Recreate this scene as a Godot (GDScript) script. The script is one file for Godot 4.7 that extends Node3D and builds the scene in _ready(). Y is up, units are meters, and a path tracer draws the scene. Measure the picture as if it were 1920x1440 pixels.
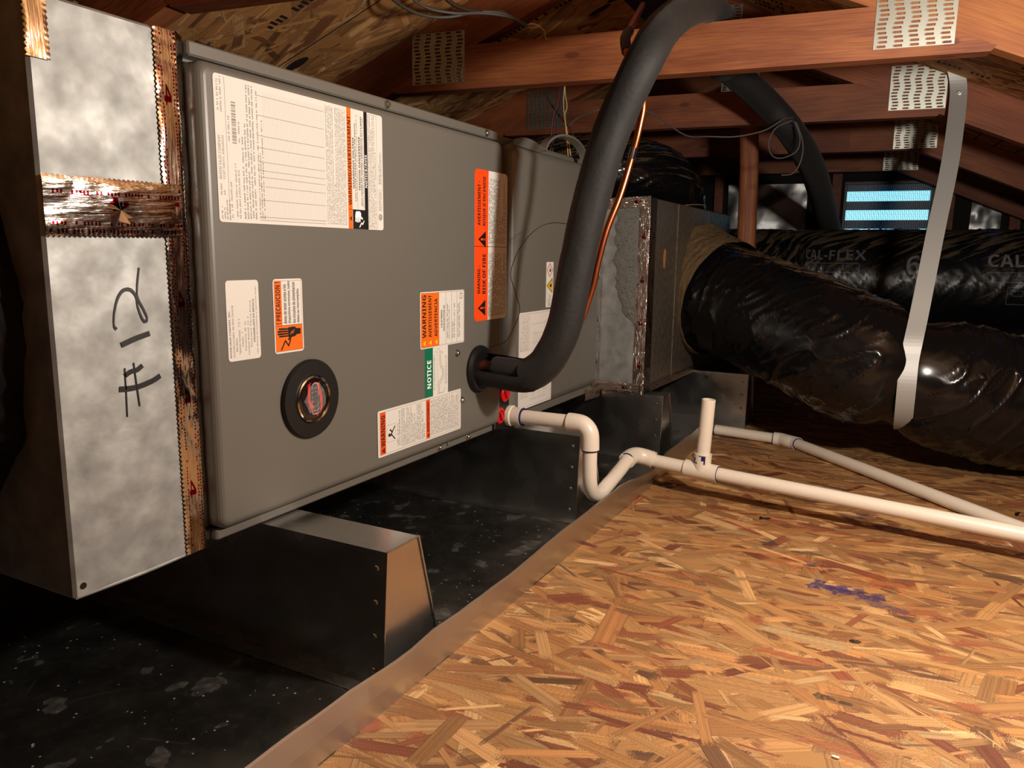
extends Node3D
# Attic with a horizontal air handler on stands in a drain pan.
# World axes: y up, platform top at y = 0, the air handler runs along -z, its door faces +x.
# The house (trusses, gable) is turned HOUSE radians about y against the air handler; house points are (u, y, -k).

const HOUSE := 0.108
const LAMP := Vector3(0.19, 0.68, -0.865)
var M := {}
var fonts := {}
var noise_cache := {}

# ---------------------------------------------------------------- mesh builder
class MB:
	var v := PackedVector3Array()
	var n := PackedVector3Array()
	var t := PackedVector2Array()
	var ix := PackedInt32Array()
	func vert(p: Vector3, nn: Vector3, uv := Vector2.ZERO) -> int:
		v.append(p); n.append(nn); t.append(uv)
		return v.size() - 1
	# a, b, c counter-clockwise seen from outside
	func tri_i(a: int, b: int, c: int) -> void:
		ix.append(a); ix.append(c); ix.append(b)
	func tri(a: Vector3, b: Vector3, c: Vector3, ua := Vector2.ZERO, ub := Vector2.ZERO, uc := Vector2.ZERO) -> void:
		var nn := (b - a).cross(c - a).normalized()
		tri_i(vert(a, nn, ua), vert(b, nn, ub), vert(c, nn, uc))
	func quad(a: Vector3, b: Vector3, c: Vector3, d: Vector3, ua := Vector2.ZERO, ub := Vector2.ZERO, uc := Vector2.ZERO, ud := Vector2.ZERO) -> void:
		var nn := (c - a).cross(d - b).normalized()
		var i := vert(a, nn, ua)
		vert(b, nn, ub); vert(c, nn, uc); vert(d, nn, ud)
		tri_i(i, i + 1, i + 2); tri_i(i, i + 2, i + 3)
	func mesh() -> ArrayMesh:
		var st := SurfaceTool.new()
		st.begin(Mesh.PRIMITIVE_TRIANGLES)
		for i in v.size():
			st.set_normal(n[i]); st.set_uv(t[i]); st.add_vertex(v[i])
		for i in ix: st.add_index(i)
		st.generate_tangents()
		return st.commit()

func uvm(p: Vector3, nn: Vector3, s := 1.0) -> Vector2:
	if absf(nn.y) > absf(nn.x) and absf(nn.y) > absf(nn.z): return Vector2(p.x, p.z) * s
	if absf(nn.x) > absf(nn.z): return Vector2(p.z, -p.y) * s
	return Vector2(p.x, -p.y) * s

# chamfered box, c chamfer; uvs in metres, longest axis first
func add_box(mb: MB, lo: Vector3, hi: Vector3, c := 0.0, xf := Transform3D(), uvs := 1.0) -> void:
	var ce := (lo + hi) * 0.5
	var h := (hi - lo).abs() * 0.5
	c = minf(c, minf(h.x, minf(h.y, h.z)) * 0.9)
	var axes := [Vector3.RIGHT, Vector3.UP, Vector3.BACK]
	for a in 3:
		for s in [-1.0, 1.0]:
			var nn: Vector3 = axes[a] * s
			var b: Vector3 = axes[(a + 1) % 3]
			var d: Vector3 = axes[(a + 2) % 3] * s
			var hb: float = h[(a + 1) % 3] - c
			var hd: float = h[(a + 2) % 3] - c
			var o: Vector3 = ce + nn * h[a]
			var q := [o - b * hb - d * hd, o + b * hb - d * hd, o + b * hb + d * hd, o - b * hb + d * hd]
			var u := []
			for p in q: u.append(uvm(p, nn, uvs))
			mb.quad(xf * q[0], xf * q[1], xf * q[2], xf * q[3], u[0], u[1], u[2], u[3])
	if c <= 0.0: return
	for a in 3:   # edge chamfers parallel to axis a
		var b := (a + 1) % 3
		var d := (a + 2) % 3
		for sb in [-1.0, 1.0]:
			for sd in [-1.0, 1.0]:
				var e: Vector3 = axes[a] * (h[a] - c)
				var p1: Vector3 = ce + axes[b] * sb * h[b] + axes[d] * sd * (h[d] - c)
				var p2: Vector3 = ce + axes[b] * sb * (h[b] - c) + axes[d] * sd * h[d]
				var q := [p1 - e, p1 + e, p2 + e, p2 - e]
				if sb * sd > 0: q = [p1 - e, p2 - e, p2 + e, p1 + e]
				if (q[1] - q[0]).cross(q[2] - q[0]).dot(axes[b] * sb + axes[d] * sd) < 0: q.reverse()
				var u := []
				for p in q: u.append(uvm(p, axes[b], uvs))
				mb.quad(xf * q[0], xf * q[1], xf * q[2], xf * q[3], u[0], u[1], u[2], u[3])
	for sx in [-1.0, 1.0]:
		for sy in [-1.0, 1.0]:
			for sz in [-1.0, 1.0]:
				var s := Vector3(sx, sy, sz)
				var p1 := ce + Vector3(sx * h.x, sy * (h.y - c), sz * (h.z - c))
				var p2 := ce + Vector3(sx * (h.x - c), sy * h.y, sz * (h.z - c))
				var p3 := ce + Vector3(sx * (h.x - c), sy * (h.y - c), sz * h.z)
				if (p2 - p1).cross(p3 - p1).dot(s) < 0: mb.tri(xf * p1, xf * p3, xf * p2)
				else: mb.tri(xf * p1, xf * p2, xf * p3)

func box_mesh(lo: Vector3, hi: Vector3, c := 0.0, uvs := 1.0) -> ArrayMesh:
	var mb := MB.new()
	add_box(mb, lo, hi, c, Transform3D(), uvs)
	return mb.mesh()

# convex polygon (counter-clockwise in x, y) extruded from z0 (back) to z1 (front)
func add_prism(mb: MB, poly: Array, z0: float, z1: float, xf := Transform3D(), us := Vector2.ONE, uo := Vector2.ZERO) -> void:
	var m := poly.size()
	for i in range(1, m - 1):
		var a: Vector2 = poly[0]
		var b: Vector2 = poly[i]
		var c: Vector2 = poly[i + 1]
		var ua := a * us + uo; var ub := b * us + uo; var uc := c * us + uo
		mb.tri(xf * Vector3(a.x, a.y, z1), xf * Vector3(b.x, b.y, z1), xf * Vector3(c.x, c.y, z1), ua, ub, uc)
		mb.tri(xf * Vector3(a.x, a.y, z0), xf * Vector3(c.x, c.y, z0), xf * Vector3(b.x, b.y, z0), ua, uc, ub)
	for i in m:
		var a: Vector2 = poly[i]
		var b: Vector2 = poly[(i + 1) % m]
		var w := Vector2(0, z1 - z0) * us
		mb.quad(xf * Vector3(a.x, a.y, z0), xf * Vector3(b.x, b.y, z0), xf * Vector3(b.x, b.y, z1), xf * Vector3(a.x, a.y, z1),
			a * us + uo + w, b * us + uo + w, b * us + uo, a * us + uo)

func prism_mesh(poly: Array, z0: float, z1: float, xf := Transform3D(), us := Vector2.ONE, uo := Vector2.ZERO) -> ArrayMesh:
	var mb := MB.new()
	add_prism(mb, poly, z0, z1, xf, us, uo)
	return mb.mesh()

func round_rect(w: float, h: float, r: float, seg: int) -> PackedVector2Array:
	var out := PackedVector2Array()
	r = maxf(minf(r, minf(w, h) * 0.5), 0.0001)
	var cs := [Vector2(w / 2 - r, h / 2 - r), Vector2(-w / 2 + r, h / 2 - r), Vector2(-w / 2 + r, -h / 2 + r), Vector2(w / 2 - r, -h / 2 + r)]
	for q in 4:
		for i in seg + 1:
			var a := PI / 2 * (q + float(i) / seg)
			out.append(cs[q] + Vector2(cos(a), sin(a)) * r)
	return out

# rounded rectangle slab in x, y rising along z through a profile of (inset, height); the top carries uv 0..1
func add_slab(mb: MB, w: float, h: float, r: float, prof: Array, seg := 4, xf := Transform3D()) -> void:
	var rings := []
	for p in prof:
		rings.append(round_rect(w - 2 * p.x, h - 2 * p.x, maxf(r - p.x, 0.0006), seg))
	var m: int = rings[0].size()
	for k in prof.size() - 1:
		var p0: Vector2 = prof[k]
		var p1: Vector2 = prof[k + 1]
		for i in m:
			var j := (i + 1) % m
			var a: Vector2 = rings[k][i]; var b: Vector2 = rings[k][j]
			var c: Vector2 = rings[k + 1][j]; var d: Vector2 = rings[k + 1][i]
			var f := func(q: Vector2) -> Vector2: return Vector2(q.x / w + 0.5, 0.5 - q.y / h)
			if a.distance_to(b) < 1e-6: continue
			# smooth normals: outward direction of the ring blended with the profile
			var sl := Vector2(p1.y - p0.y, p1.x - p0.x).normalized()
			var on := func(q: Vector2, idx: int) -> Vector3:
				var qi := (idx % (seg + 1))
				var ang := PI / 2 * (int(idx / (seg + 1)) + float(qi) / seg)
				return (xf.basis * Vector3(cos(ang) * sl.x, sin(ang) * sl.x, sl.y)).normalized()
			var i0 := mb.vert(xf * Vector3(a.x, a.y, p0.y), on.call(a, i), f.call(a))
			mb.vert(xf * Vector3(b.x, b.y, p0.y), on.call(b, j), f.call(b))
			mb.vert(xf * Vector3(c.x, c.y, p1.y), on.call(c, j), f.call(c))
			mb.vert(xf * Vector3(d.x, d.y, p1.y), on.call(d, i), f.call(d))
			mb.tri_i(i0, i0 + 1, i0 + 2); mb.tri_i(i0, i0 + 2, i0 + 3)
	var top: PackedVector2Array = rings[rings.size() - 1]
	var z: float = prof[prof.size() - 1].y
	var nn := (xf.basis * Vector3(0, 0, 1)).normalized()
	var ci := mb.vert(xf * Vector3(0, 0, z), nn, Vector2(0.5, 0.5))
	var first := mb.v.size()
	for q in top: mb.vert(xf * Vector3(q.x, q.y, z), nn, Vector2(q.x / w + 0.5, 0.5 - q.y / h))
	for i in m: mb.tri_i(ci, first + i, first + (i + 1) % m)

func slab_mesh(w: float, h: float, r: float, prof: Array, seg := 4) -> ArrayMesh:
	var mb := MB.new()
	add_slab(mb, w, h, r, prof, seg)
	return mb.mesh()

func spline(pts: Array, step: float) -> PackedVector3Array:
	var out := PackedVector3Array()
	for i in pts.size() - 1:
		var p0: Vector3 = pts[maxi(i - 1, 0)]
		var p1: Vector3 = pts[i]
		var p2: Vector3 = pts[i + 1]
		var p3: Vector3 = pts[mini(i + 2, pts.size() - 1)]
		var m := maxi(2, int(ceil(p1.distance_to(p2) / step)))
		for k in m: out.append(p1.cubic_interpolate(p2, p0, p3, float(k) / m))
	out.append(pts[pts.size() - 1])
	# even out the samples
	var cum := [0.0]
	for i in range(1, out.size()): cum.append(cum[i - 1] + out[i].distance_to(out[i - 1]))
	var total: float = cum[cum.size() - 1]
	var cnt := maxi(2, int(ceil(total / step)))
	var res := PackedVector3Array()
	var j := 0
	for i in cnt + 1:
		var s := total * i / cnt
		while j < cum.size() - 2 and cum[j + 1] < s: j += 1
		var seg: float = maxf(cum[j + 1] - cum[j], 1e-9)
		res.append(out[j].lerp(out[j + 1], clampf((s - cum[j]) / seg, 0, 1)))
	return res

# swept tube; rad is a number or a Callable(s, angle, total); up_ref keeps angle 0 pointing up
func add_tube(mb: MB, path: PackedVector3Array, rad, sides: int, up_ref := false, caps := true, a0 := 0.0, a1 := TAU) -> float:
	var m := path.size()
	var cum := PackedFloat32Array([0.0])
	for i in range(1, m): cum.append(cum[i - 1] + path[i].distance_to(path[i - 1]))
	var total: float = cum[m - 1]
	var closed := a1 - a0 > TAU - 0.001
	var cols := sides + 1
	var base := mb.v.size()
	var nvec := Vector3.UP
	var pos := PackedVector3Array()
	var t0 := (path[1] - path[0]).normalized()
	if absf(t0.y) > 0.9: nvec = Vector3.BACK
	nvec = (nvec - t0 * nvec.dot(t0)).normalized()
	for i in m:
		var tg := (path[mini(i + 1, m - 1)] - path[maxi(i - 1, 0)]).normalized()
		if up_ref: nvec = Vector3.UP
		nvec = (nvec - tg * nvec.dot(tg)).normalized()
		var b := tg.cross(nvec)
		for j in cols:
			var a := a0 + (a1 - a0) * j / sides
			var r: float = rad.call(cum[i], a, total) if rad is Callable else rad
			pos.append(path[i] + (nvec * cos(a) + b * sin(a)) * r)
	for i in m:
		for j in cols:
			var jl := j - 1; var jr := j + 1
			if closed:
				if jl < 0: jl = sides - 1
				if jr > sides: jr = 1
			else:
				jl = maxi(jl, 0); jr = mini(jr, sides)
			var ds := pos[mini(i + 1, m - 1) * cols + j] - pos[maxi(i - 1, 0) * cols + j]
			var da := pos[i * cols + jr] - pos[i * cols + jl]
			mb.vert(pos[i * cols + j], da.cross(ds).normalized() * -1.0, Vector2(cum[i] / total, float(j) / sides))
	# orientation check on one vertex
	var probe := base + cols * int(m / 2)
	var flip := mb.n[probe].dot(pos[cols * int(m / 2)] - path[int(m / 2)]) < 0
	if flip:
		for k in range(base, mb.n.size()): mb.n[k] = -mb.n[k]
	for i in m - 1:
		for j in sides:
			var q := base + i * cols + j
			mb.tri_i(q, q + cols + 1, q + cols); mb.tri_i(q, q + 1, q + cols + 1)
	if caps and closed:
		for e in [0, m - 1]:
			var tg := (path[1] - path[0]).normalized() * -1.0 if e == 0 else (path[m - 1] - path[m - 2]).normalized()
			var c := mb.vert(path[e], tg, Vector2(0.5, 0.5))
			var f := mb.v.size()
			for j in cols: mb.vert(pos[e * cols + j], tg, Vector2(0.5, 0.5))
			for j in sides:
				if e == 0: mb.tri_i(c, f + j + 1, f + j)
				else: mb.tri_i(c, f + j, f + j + 1)
	return total

func tube_mesh(pts: Array, rad, sides := 16, step := 0.012, up_ref := false, caps := true) -> ArrayMesh:
	var mb := MB.new()
	add_tube(mb, spline(pts, step), rad, sides, up_ref, caps)
	return mb.mesh()

func rod_mesh(a: Vector3, b: Vector3, r: float, sides := 20) -> ArrayMesh:
	var mb := MB.new()
	add_tube(mb, PackedVector3Array([a, a.lerp(b, 0.5), b]), r, sides)
	return mb.mesh()

# lathe about local y: profile of (radius, y)
func add_lathe(mb: MB, prof: Array, seg: int, xf := Transform3D()) -> void:
	for k in prof.size() - 1:
		var p0: Vector2 = prof[k]
		var p1: Vector2 = prof[k + 1]
		if p0.distance_to(p1) < 1e-7: continue
		var sl := Vector2(p1.y - p0.y, -(p1.x - p0.x)).normalized()
		for i in seg:
			var a := TAU * i / seg
			var b := TAU * (i + 1) / seg
			var na := xf.basis * Vector3(cos(a) * sl.x, sl.y, sin(a) * sl.x)
			var nb := xf.basis * Vector3(cos(b) * sl.x, sl.y, sin(b) * sl.x)
			var i0 := mb.vert(xf * Vector3(cos(a) * p0.x, p0.y, sin(a) * p0.x), na.normalized(), Vector2(float(i) / seg, 0))
			mb.vert(xf * Vector3(cos(b) * p0.x, p0.y, sin(b) * p0.x), nb.normalized(), Vector2(float(i + 1) / seg, 0))
			mb.vert(xf * Vector3(cos(b) * p1.x, p1.y, sin(b) * p1.x), nb.normalized(), Vector2(float(i + 1) / seg, 1))
			mb.vert(xf * Vector3(cos(a) * p1.x, p1.y, sin(a) * p1.x), na.normalized(), Vector2(float(i) / seg, 1))
			mb.tri_i(i0, i0 + 2, i0 + 1); mb.tri_i(i0, i0 + 3, i0 + 2)

func lathe_mesh(prof: Array, seg := 24) -> ArrayMesh:
	var mb := MB.new()
	add_lathe(mb, prof, seg)
	return mb.mesh()

# ribbon with thickness: path of points, width vector per point
func ribbon_mesh(path: PackedVector3Array, wides: Array, thick: float) -> ArrayMesh:
	var mb := MB.new()
	var m := path.size()
	var s := 0.0
	var pv := []
	for i in m:
		var tg := (path[mini(i + 1, m - 1)] - path[maxi(i - 1, 0)]).normalized()
		var w: Vector3 = wides[i]
		var nn := tg.cross(w).normalized()
		if i > 0: s += path[i].distance_to(path[i - 1])
		pv.append([path[i] - w + nn * thick / 2, path[i] + w + nn * thick / 2, path[i] + w - nn * thick / 2, path[i] - w - nn * thick / 2, nn, s])
	for i in m - 1:
		var a: Array = pv[i]
		var b: Array = pv[i + 1]
		for e in 4:
			var f := (e + 1) % 4
			var c0: Vector3 = (a[e] + a[f]) * 0.5
			var mid: Vector3 = (a[0] + a[2]) * 0.5
			var q := [a[e], a[f], b[f], b[e]]
			var u := [Vector2(0, a[5]), Vector2(0.05, a[5]), Vector2(0.05, b[5]), Vector2(0, b[5])]
			if (q[1] - q[0]).cross(q[2] - q[0]).dot(c0 - mid) < 0:
				q.reverse(); u.reverse()
			mb.quad(q[0], q[1], q[2], q[3], u[0], u[1], u[2], u[3])
	for e in [0, m - 1]:
		var a: Array = pv[e]
		mb.quad(a[0], a[1], a[2], a[3]); mb.quad(a[3], a[2], a[1], a[0])
	return mb.mesh()

# smooth sheet over a grid of points P(i, j), facing nn
func sheet_mesh(P: Callable, nx: int, ny: int, nn: Vector3, us := 1.0) -> ArrayMesh:
	var mb := MB.new()
	for i in nx + 1:
		for j in ny + 1:
			var du: Vector3 = P.call(mini(i + 1, nx), j) - P.call(maxi(i - 1, 0), j)
			var dv: Vector3 = P.call(i, mini(j + 1, ny)) - P.call(i, maxi(j - 1, 0))
			var n := du.cross(dv).normalized()
			if n.dot(nn) < 0: n = -n
			mb.vert(P.call(i, j), n, Vector2(float(i) / nx, float(j) / ny) * us)
	for i in nx:
		for j in ny:
			var q := i * (ny + 1) + j
			var f := (mb.v[q + ny + 1] - mb.v[q]).cross(mb.v[q + 1] - mb.v[q])
			if f.dot(nn) > 0:
				mb.tri_i(q, q + ny + 1, q + ny + 2); mb.tri_i(q, q + ny + 2, q + 1)
			else:
				mb.tri_i(q, q + ny + 2, q + ny + 1); mb.tri_i(q, q + 1, q + ny + 2)
	return mb.mesh()

# ---------------------------------------------------------------- scene helpers
var used := {}
func numbered(called: String) -> String:
	if not used.has(called):
		used[called] = 0
		return called
	used[called] += 1
	return "%s_%03d" % [called, used[called]]

func thing(called: String, label: String, category: String, at := Vector3.ZERO, turn := 0.0, group := "") -> Node3D:
	var o := Node3D.new()
	o.name = numbered(called)
	add_child(o)
	o.position = at; o.rotation.y = turn
	tag(o, label, category, group)
	return o

func tag(o: Node3D, label: String, category: String, group := "") -> void:
	o.set_meta("label", label); o.set_meta("category", category)
	if group != "": o.set_meta("group", group)

func part(parent: Node3D, called: String, mesh: Mesh, mat: Material, xf := Transform3D(), label := "") -> MeshInstance3D:
	var o := MeshInstance3D.new()
	o.name = called if parent != self else numbered(called)
	o.mesh = mesh
	o.material_override = mat
	o.cast_shadow = GeometryInstance3D.SHADOW_CASTING_SETTING_ON
	parent.add_child(o, true)
	o.transform = xf
	if label != "": o.set_meta("label", label)
	return o

func structure(called: String, label: String, category := "") -> Node3D:
	var o := Node3D.new()
	o.name = numbered(called)
	add_child(o)
	o.set_meta("kind", "structure"); o.set_meta("label", label)
	o.set_meta("category", category if category != "" else called.split("_")[0])
	return o

# ---------------------------------------------------------------- images
func fnl(seed_: int, freq: float, oct := 3, type := FastNoiseLite.TYPE_SIMPLEX_SMOOTH) -> FastNoiseLite:
	var f := FastNoiseLite.new()
	f.seed = seed_; f.frequency = freq; f.fractal_octaves = oct; f.noise_type = type
	return f

func tex(im: Image) -> ImageTexture:
	im.generate_mipmaps()
	return ImageTexture.create_from_image(im)

func noise_normal(seed_: int, freq: float, strength: float, oct := 4, size := 512, cell := false) -> ImageTexture:
	var f := fnl(seed_, freq, oct, FastNoiseLite.TYPE_CELLULAR if cell else FastNoiseLite.TYPE_SIMPLEX_SMOOTH)
	var im := f.get_seamless_image(size, size)
	im.convert(Image.FORMAT_L8)
	im.bump_map_to_normal_map(strength)
	return tex(im)

func noise_grey(seed_: int, freq: float, lo: float, hi: float, oct := 4, size := 512) -> ImageTexture:
	var im := fnl(seed_, freq, oct).get_seamless_image(size, size)
	im.convert(Image.FORMAT_L8)
	var d := im.get_data()
	for i in d.size(): d[i] = int(lerpf(lo, hi, d[i] / 255.0) * 255.0)
	return tex(Image.create_from_data(size, size, false, Image.FORMAT_L8, d))

func font_of(bold: bool) -> RID:
	if not fonts.has(bold):
		var f := SystemFont.new()
		f.font_names = PackedStringArray(["Droid Sans"])
		f.font_weight = 700 if bold else 400
		fonts[bold] = f
	return fonts[bold].get_rids()[0]

func text_mask(s: String, bold: bool, col: Color) -> Image:
	var ts := TextServerManager.get_primary_interface()
	var r := font_of(bold)
	var px := 48
	var sz := Vector2i(px, 0)
	var adv := 4.0
	var glyph := []
	for ch in s:
		var gi := ts.font_get_glyph_index(r, px, ch.unicode_at(0), 0)
		ts.font_render_glyph(r, sz, gi)
		glyph.append([gi, adv])
		adv += ts.font_get_glyph_advance(r, px, gi).x
	var im := Image.create_empty(int(adv) + 8, px * 2, false, Image.FORMAT_RGBA8)
	im.fill(Color(1, 1, 1, 0))
	for g in glyph:
		var uv := ts.font_get_glyph_uv_rect(r, sz, g[0])
		if uv.size.x < 1: continue
		var src := ts.font_get_texture_image(r, sz, ts.font_get_glyph_texture_idx(r, sz, g[0])).get_region(Rect2i(uv))
		src.convert(Image.FORMAT_RGBA8)
		var off := ts.font_get_glyph_offset(r, sz, g[0])
		im.blend_rect(src, Rect2i(Vector2i.ZERO, src.get_size()), Vector2i(int(g[1] + off.x), int(px * 1.4 + off.y)))
	var ur := im.get_used_rect()
	if ur.size.x < 1: return im
	im = im.get_region(ur)
	var d := im.get_data()
	var cr := int(col.r * 255); var cg := int(col.g * 255); var cb := int(col.b * 255)
	for i in range(0, d.size(), 4):
		d[i] = cr; d[i + 1] = cg; d[i + 2] = cb
	return Image.create_from_data(im.get_width(), im.get_height(), false, Image.FORMAT_RGBA8, d)

# writes s so that its ink fills the rectangle; turn = quarter turns counter-clockwise
func text_fit(im: Image, s: String, x: float, y: float, w: float, h: float, col: Color, bold := true, turn := 0) -> void:
	var m := text_mask(s, bold, col)
	if turn == 1: m.rotate_90(COUNTERCLOCKWISE)
	m.resize(maxi(2, int(w)), maxi(2, int(h)), Image.INTERPOLATE_TRILINEAR if w < m.get_width() * 0.5 else Image.INTERPOLATE_BILINEAR)
	im.blend_rect(m, Rect2i(Vector2i.ZERO, m.get_size()), Vector2i(int(x), int(y)))

# small print that cannot be read in the photograph: rows of broken marks
func small_print(im: Image, x: float, y: float, w: float, h: float, lh: float, col: Color, rg: RandomNumberGenerator, fillw := 1.0, dens := 0.9) -> void:
	var yy := y
	while yy + lh * 0.6 <= y + h:
		var xe := x + w * (1.0 if rg.randf() < 0.7 else rg.randf_range(0.35, 0.95)) * fillw
		var xx := x
		while xx < xe:
			var ww := rg.randf_range(1.0, 5.5) * lh * 0.55
			var e := minf(xx + ww, xe)
			var px := xx
			while px < e:
				var hh := lh * rg.randf_range(0.38, 0.6)
				if rg.randf() < dens:
					im.fill_rect(Rect2i(int(px), int(yy + lh * 0.62 - hh), maxi(1, int(lh * 0.22)), maxi(1, int(hh))), col)
				px += maxf(1.6, lh * 0.34)
			xx = e + lh * 0.5
		yy += lh

func poly_fill(im: Image, pts: Array, col: Color) -> void:
	var lo := 1e9; var hi := -1e9
	for p in pts:
		lo = minf(lo, p.y); hi = maxf(hi, p.y)
	for y in range(maxi(0, int(lo)), mini(im.get_height() - 1, int(hi)) + 1):
		var xs := []
		for i in pts.size():
			var a: Vector2 = pts[i]
			var b: Vector2 = pts[(i + 1) % pts.size()]
			var yc := y + 0.5
			if (a.y <= yc) != (b.y <= yc): xs.append(a.x + (yc - a.y) / (b.y - a.y) * (b.x - a.x))
		xs.sort()
		for k in range(0, xs.size() - 1, 2):
			im.fill_rect(Rect2i(int(xs[k]), y, maxi(1, int(xs[k + 1]) - int(xs[k])), 1), col)

func stroke(im: Image, pts: Array, w: float, col: Color) -> void:
	for i in pts.size() - 1:
		var a: Vector2 = pts[i]
		var b: Vector2 = pts[i + 1]
		var d := (b - a).normalized()
		var q := Vector2(-d.y, d.x) * w / 2
		if d.length() < 0.5: continue
		poly_fill(im, [a + q - d * w * 0.3, b + q + d * w * 0.3, b - q + d * w * 0.3, a - q - d * w * 0.3], col)

func frame_rect(im: Image, x: float, y: float, w: float, h: float, t: float, col: Color) -> void:
	im.fill_rect(Rect2i(int(x), int(y), int(w), int(t)), col); im.fill_rect(Rect2i(int(x), int(y + h - t), int(w), int(t)), col)
	im.fill_rect(Rect2i(int(x), int(y), int(t), int(h)), col); im.fill_rect(Rect2i(int(x + w - t), int(y), int(t), int(h)), col)

func disc(im: Image, c: Vector2, rx: float, ry: float, col: Color) -> void:
	var pts := []
	for i in 40: pts.append(c + Vector2(cos(TAU * i / 40) * rx, sin(TAU * i / 40) * ry))
	poly_fill(im, pts, col)

func alert_mark(im: Image, c: Vector2, s: float, back: Color, fore: Color) -> void:
	poly_fill(im, [c + Vector2(0, -s), c + Vector2(s, s * 0.8), c + Vector2(-s, s * 0.8)], back)
	im.fill_rect(Rect2i(int(c.x - s * 0.12), int(c.y - s * 0.4), maxi(1, int(s * 0.24)), maxi(1, int(s * 0.65))), fore)
	im.fill_rect(Rect2i(int(c.x - s * 0.12), int(c.y + s * 0.42), maxi(1, int(s * 0.24)), maxi(1, int(s * 0.22))), fore)

func hand_sign(im: Image, x: float, y: float, w: float, h: float, ink: Color) -> void:
	# open hand from the right with a bolt
	var o := Vector2(x, y)
	var k := Vector2(w, h)
	for f in 4:
		var fy := 0.16 + f * 0.125
		poly_fill(im, [o + k * Vector2(0.30 + 0.03 * absf(f - 1.5), fy), o + k * Vector2(0.66, fy + 0.02), o + k * Vector2(0.66, fy + 0.12), o + k * Vector2(0.31 + 0.03 * absf(f - 1.5), fy + 0.085)], ink)
	poly_fill(im, [o + k * Vector2(0.62, 0.15), o + k * Vector2(0.86, 0.2), o + k * Vector2(0.95, 0.26), o + k * Vector2(0.95, 0.6), o + k * Vector2(0.86, 0.68), o + k * Vector2(0.62, 0.68)], ink)
	poly_fill(im, [o + k * Vector2(0.70, 0.64), o + k * Vector2(0.56, 0.86), o + k * Vector2(0.48, 0.82), o + k * Vector2(0.58, 0.62)], ink)
	stroke(im, [o + k * Vector2(0.05, 0.55), o + k * Vector2(0.30, 0.72), o + k * Vector2(0.22, 0.82), o + k * Vector2(0.42, 0.95)], w * 0.07, ink)

# oriented strand board: [albedo, height]
func osb(w: int, h: int, wm: float, hm: float, count: int, seed_: int, pal: Array) -> Array:
	var rg := RandomNumberGenerator.new()
	rg.seed = seed_
	var col := PackedByteArray(); col.resize(w * h * 3)
	var hgt := PackedByteArray(); hgt.resize(w * h)
	var b0: Color = pal[0]
	for i in w * h:
		col[i * 3] = int(b0.r * 255); col[i * 3 + 1] = int(b0.g * 255); col[i * 3 + 2] = int(b0.b * 255)
		hgt[i] = 90
	var sx := w / wm
	var sy := h / hm
	var grain := PackedFloat32Array()
	grain.resize(4096)
	var gn := fnl(seed_ + 5, 0.11, 4)
	for i in 4096: grain[i] = gn.get_noise_1d(i) * 1.3
	for f in count:
		var late := float(f) / count
		var le := rg.randf_range(0.04, 0.13)
		var wi := rg.randf_range(0.006, 0.020) if rg.randf() < 0.85 else rg.randf_range(0.018, 0.030)
		if late > 0.62 and rg.randf() < 0.42:
			wi = rg.randf_range(0.0016, 0.0055); le *= 0.8
		var an := rg.randfn(0.0, 0.42) if rg.randf() < 0.8 else rg.randf_range(0, PI)
		var c: Color = pal[rg.randi_range(0, 5)]
		if rg.randf() < 0.22: c = pal[rg.randi_range(6, pal.size() - 1)]
		c = c * rg.randf_range(0.83, 1.12)
		var cr := c.r * 255.0; var cg := c.g * 255.0; var cb := c.b * 255.0
		var lay := rg.randi_range(60, 190)
		var go := rg.randi_range(0, 3900)
		var rib := rg.randf() < 0.55
		var ca := cos(an); var sa := sin(an)
		var cx := rg.randf() * wm; var cy := rg.randf() * hm
		var hl := le / 2; var hw := wi / 2
		var ext := absf(sa) * hl + absf(ca) * hw
		var slant := rg.randf_range(-0.7, 0.7)
		for yy in range(int((cy - ext) * sy), int((cy + ext) * sy) + 1):
			var dy := yy / sy - cy
			var x0 := -1e9; var x1 := 1e9
			if absf(ca) > 1e-4:
				var p := (-hl - dy * sa) / ca; var q := (hl - dy * sa) / ca
				x0 = maxf(x0, minf(p, q)); x1 = minf(x1, maxf(p, q))
			if absf(sa) > 1e-4:
				var p := (dy * ca - hw) / sa; var q := (dy * ca + hw) / sa
				x0 = maxf(x0, minf(p, q)); x1 = minf(x1, maxf(p, q))
			if x1 <= x0: continue
			var row := posmod(yy, h) * w
			var xs := int((cx + x0) * sx); var xe := int((cx + x1) * sx) + 1
			var bb := -(xs / sx - cx) * sa + dy * ca
			var aa := (xs / sx - cx) * ca + dy * sa
			var xw := posmod(xs, w)
			for xx in range(xs, xe):
				var gi := go + int((bb + hw) * 9000.0) % 190
				var over := hl - 0.004 - absf(aa + grain[(gi * 7) & 4095] * 0.012 + slant * bb)
				if over > 0.0:
					var g0 := grain[gi & 4095]
					var g := 1.0 + g0 * 0.13 + grain[((gi >> 2) + int(aa * 90.0)) & 4095] * 0.15
					if rib and (int((aa * 0.8 + bb) * 900.0) & 1) == 0: g *= 0.94
					if over < 0.0006 or hw - absf(bb) < 0.0005: g *= 0.86
					var i := row + xw
					var i3 := i * 3
					col[i3] = mini(int(cr * g), 255); col[i3 + 1] = mini(int(cg * g), 255); col[i3 + 2] = mini(int(cb * g), 255)
					hgt[i] = clampi(lay + int(g0 * 30.0), 0, 255)
				aa += ca / sx; bb -= sa / sx
				xw += 1
				if xw >= w: xw = 0
	return [Image.create_from_data(w, h, false, Image.FORMAT_RGB8, col), Image.create_from_data(w, h, false, Image.FORMAT_L8, hgt)]

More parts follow.
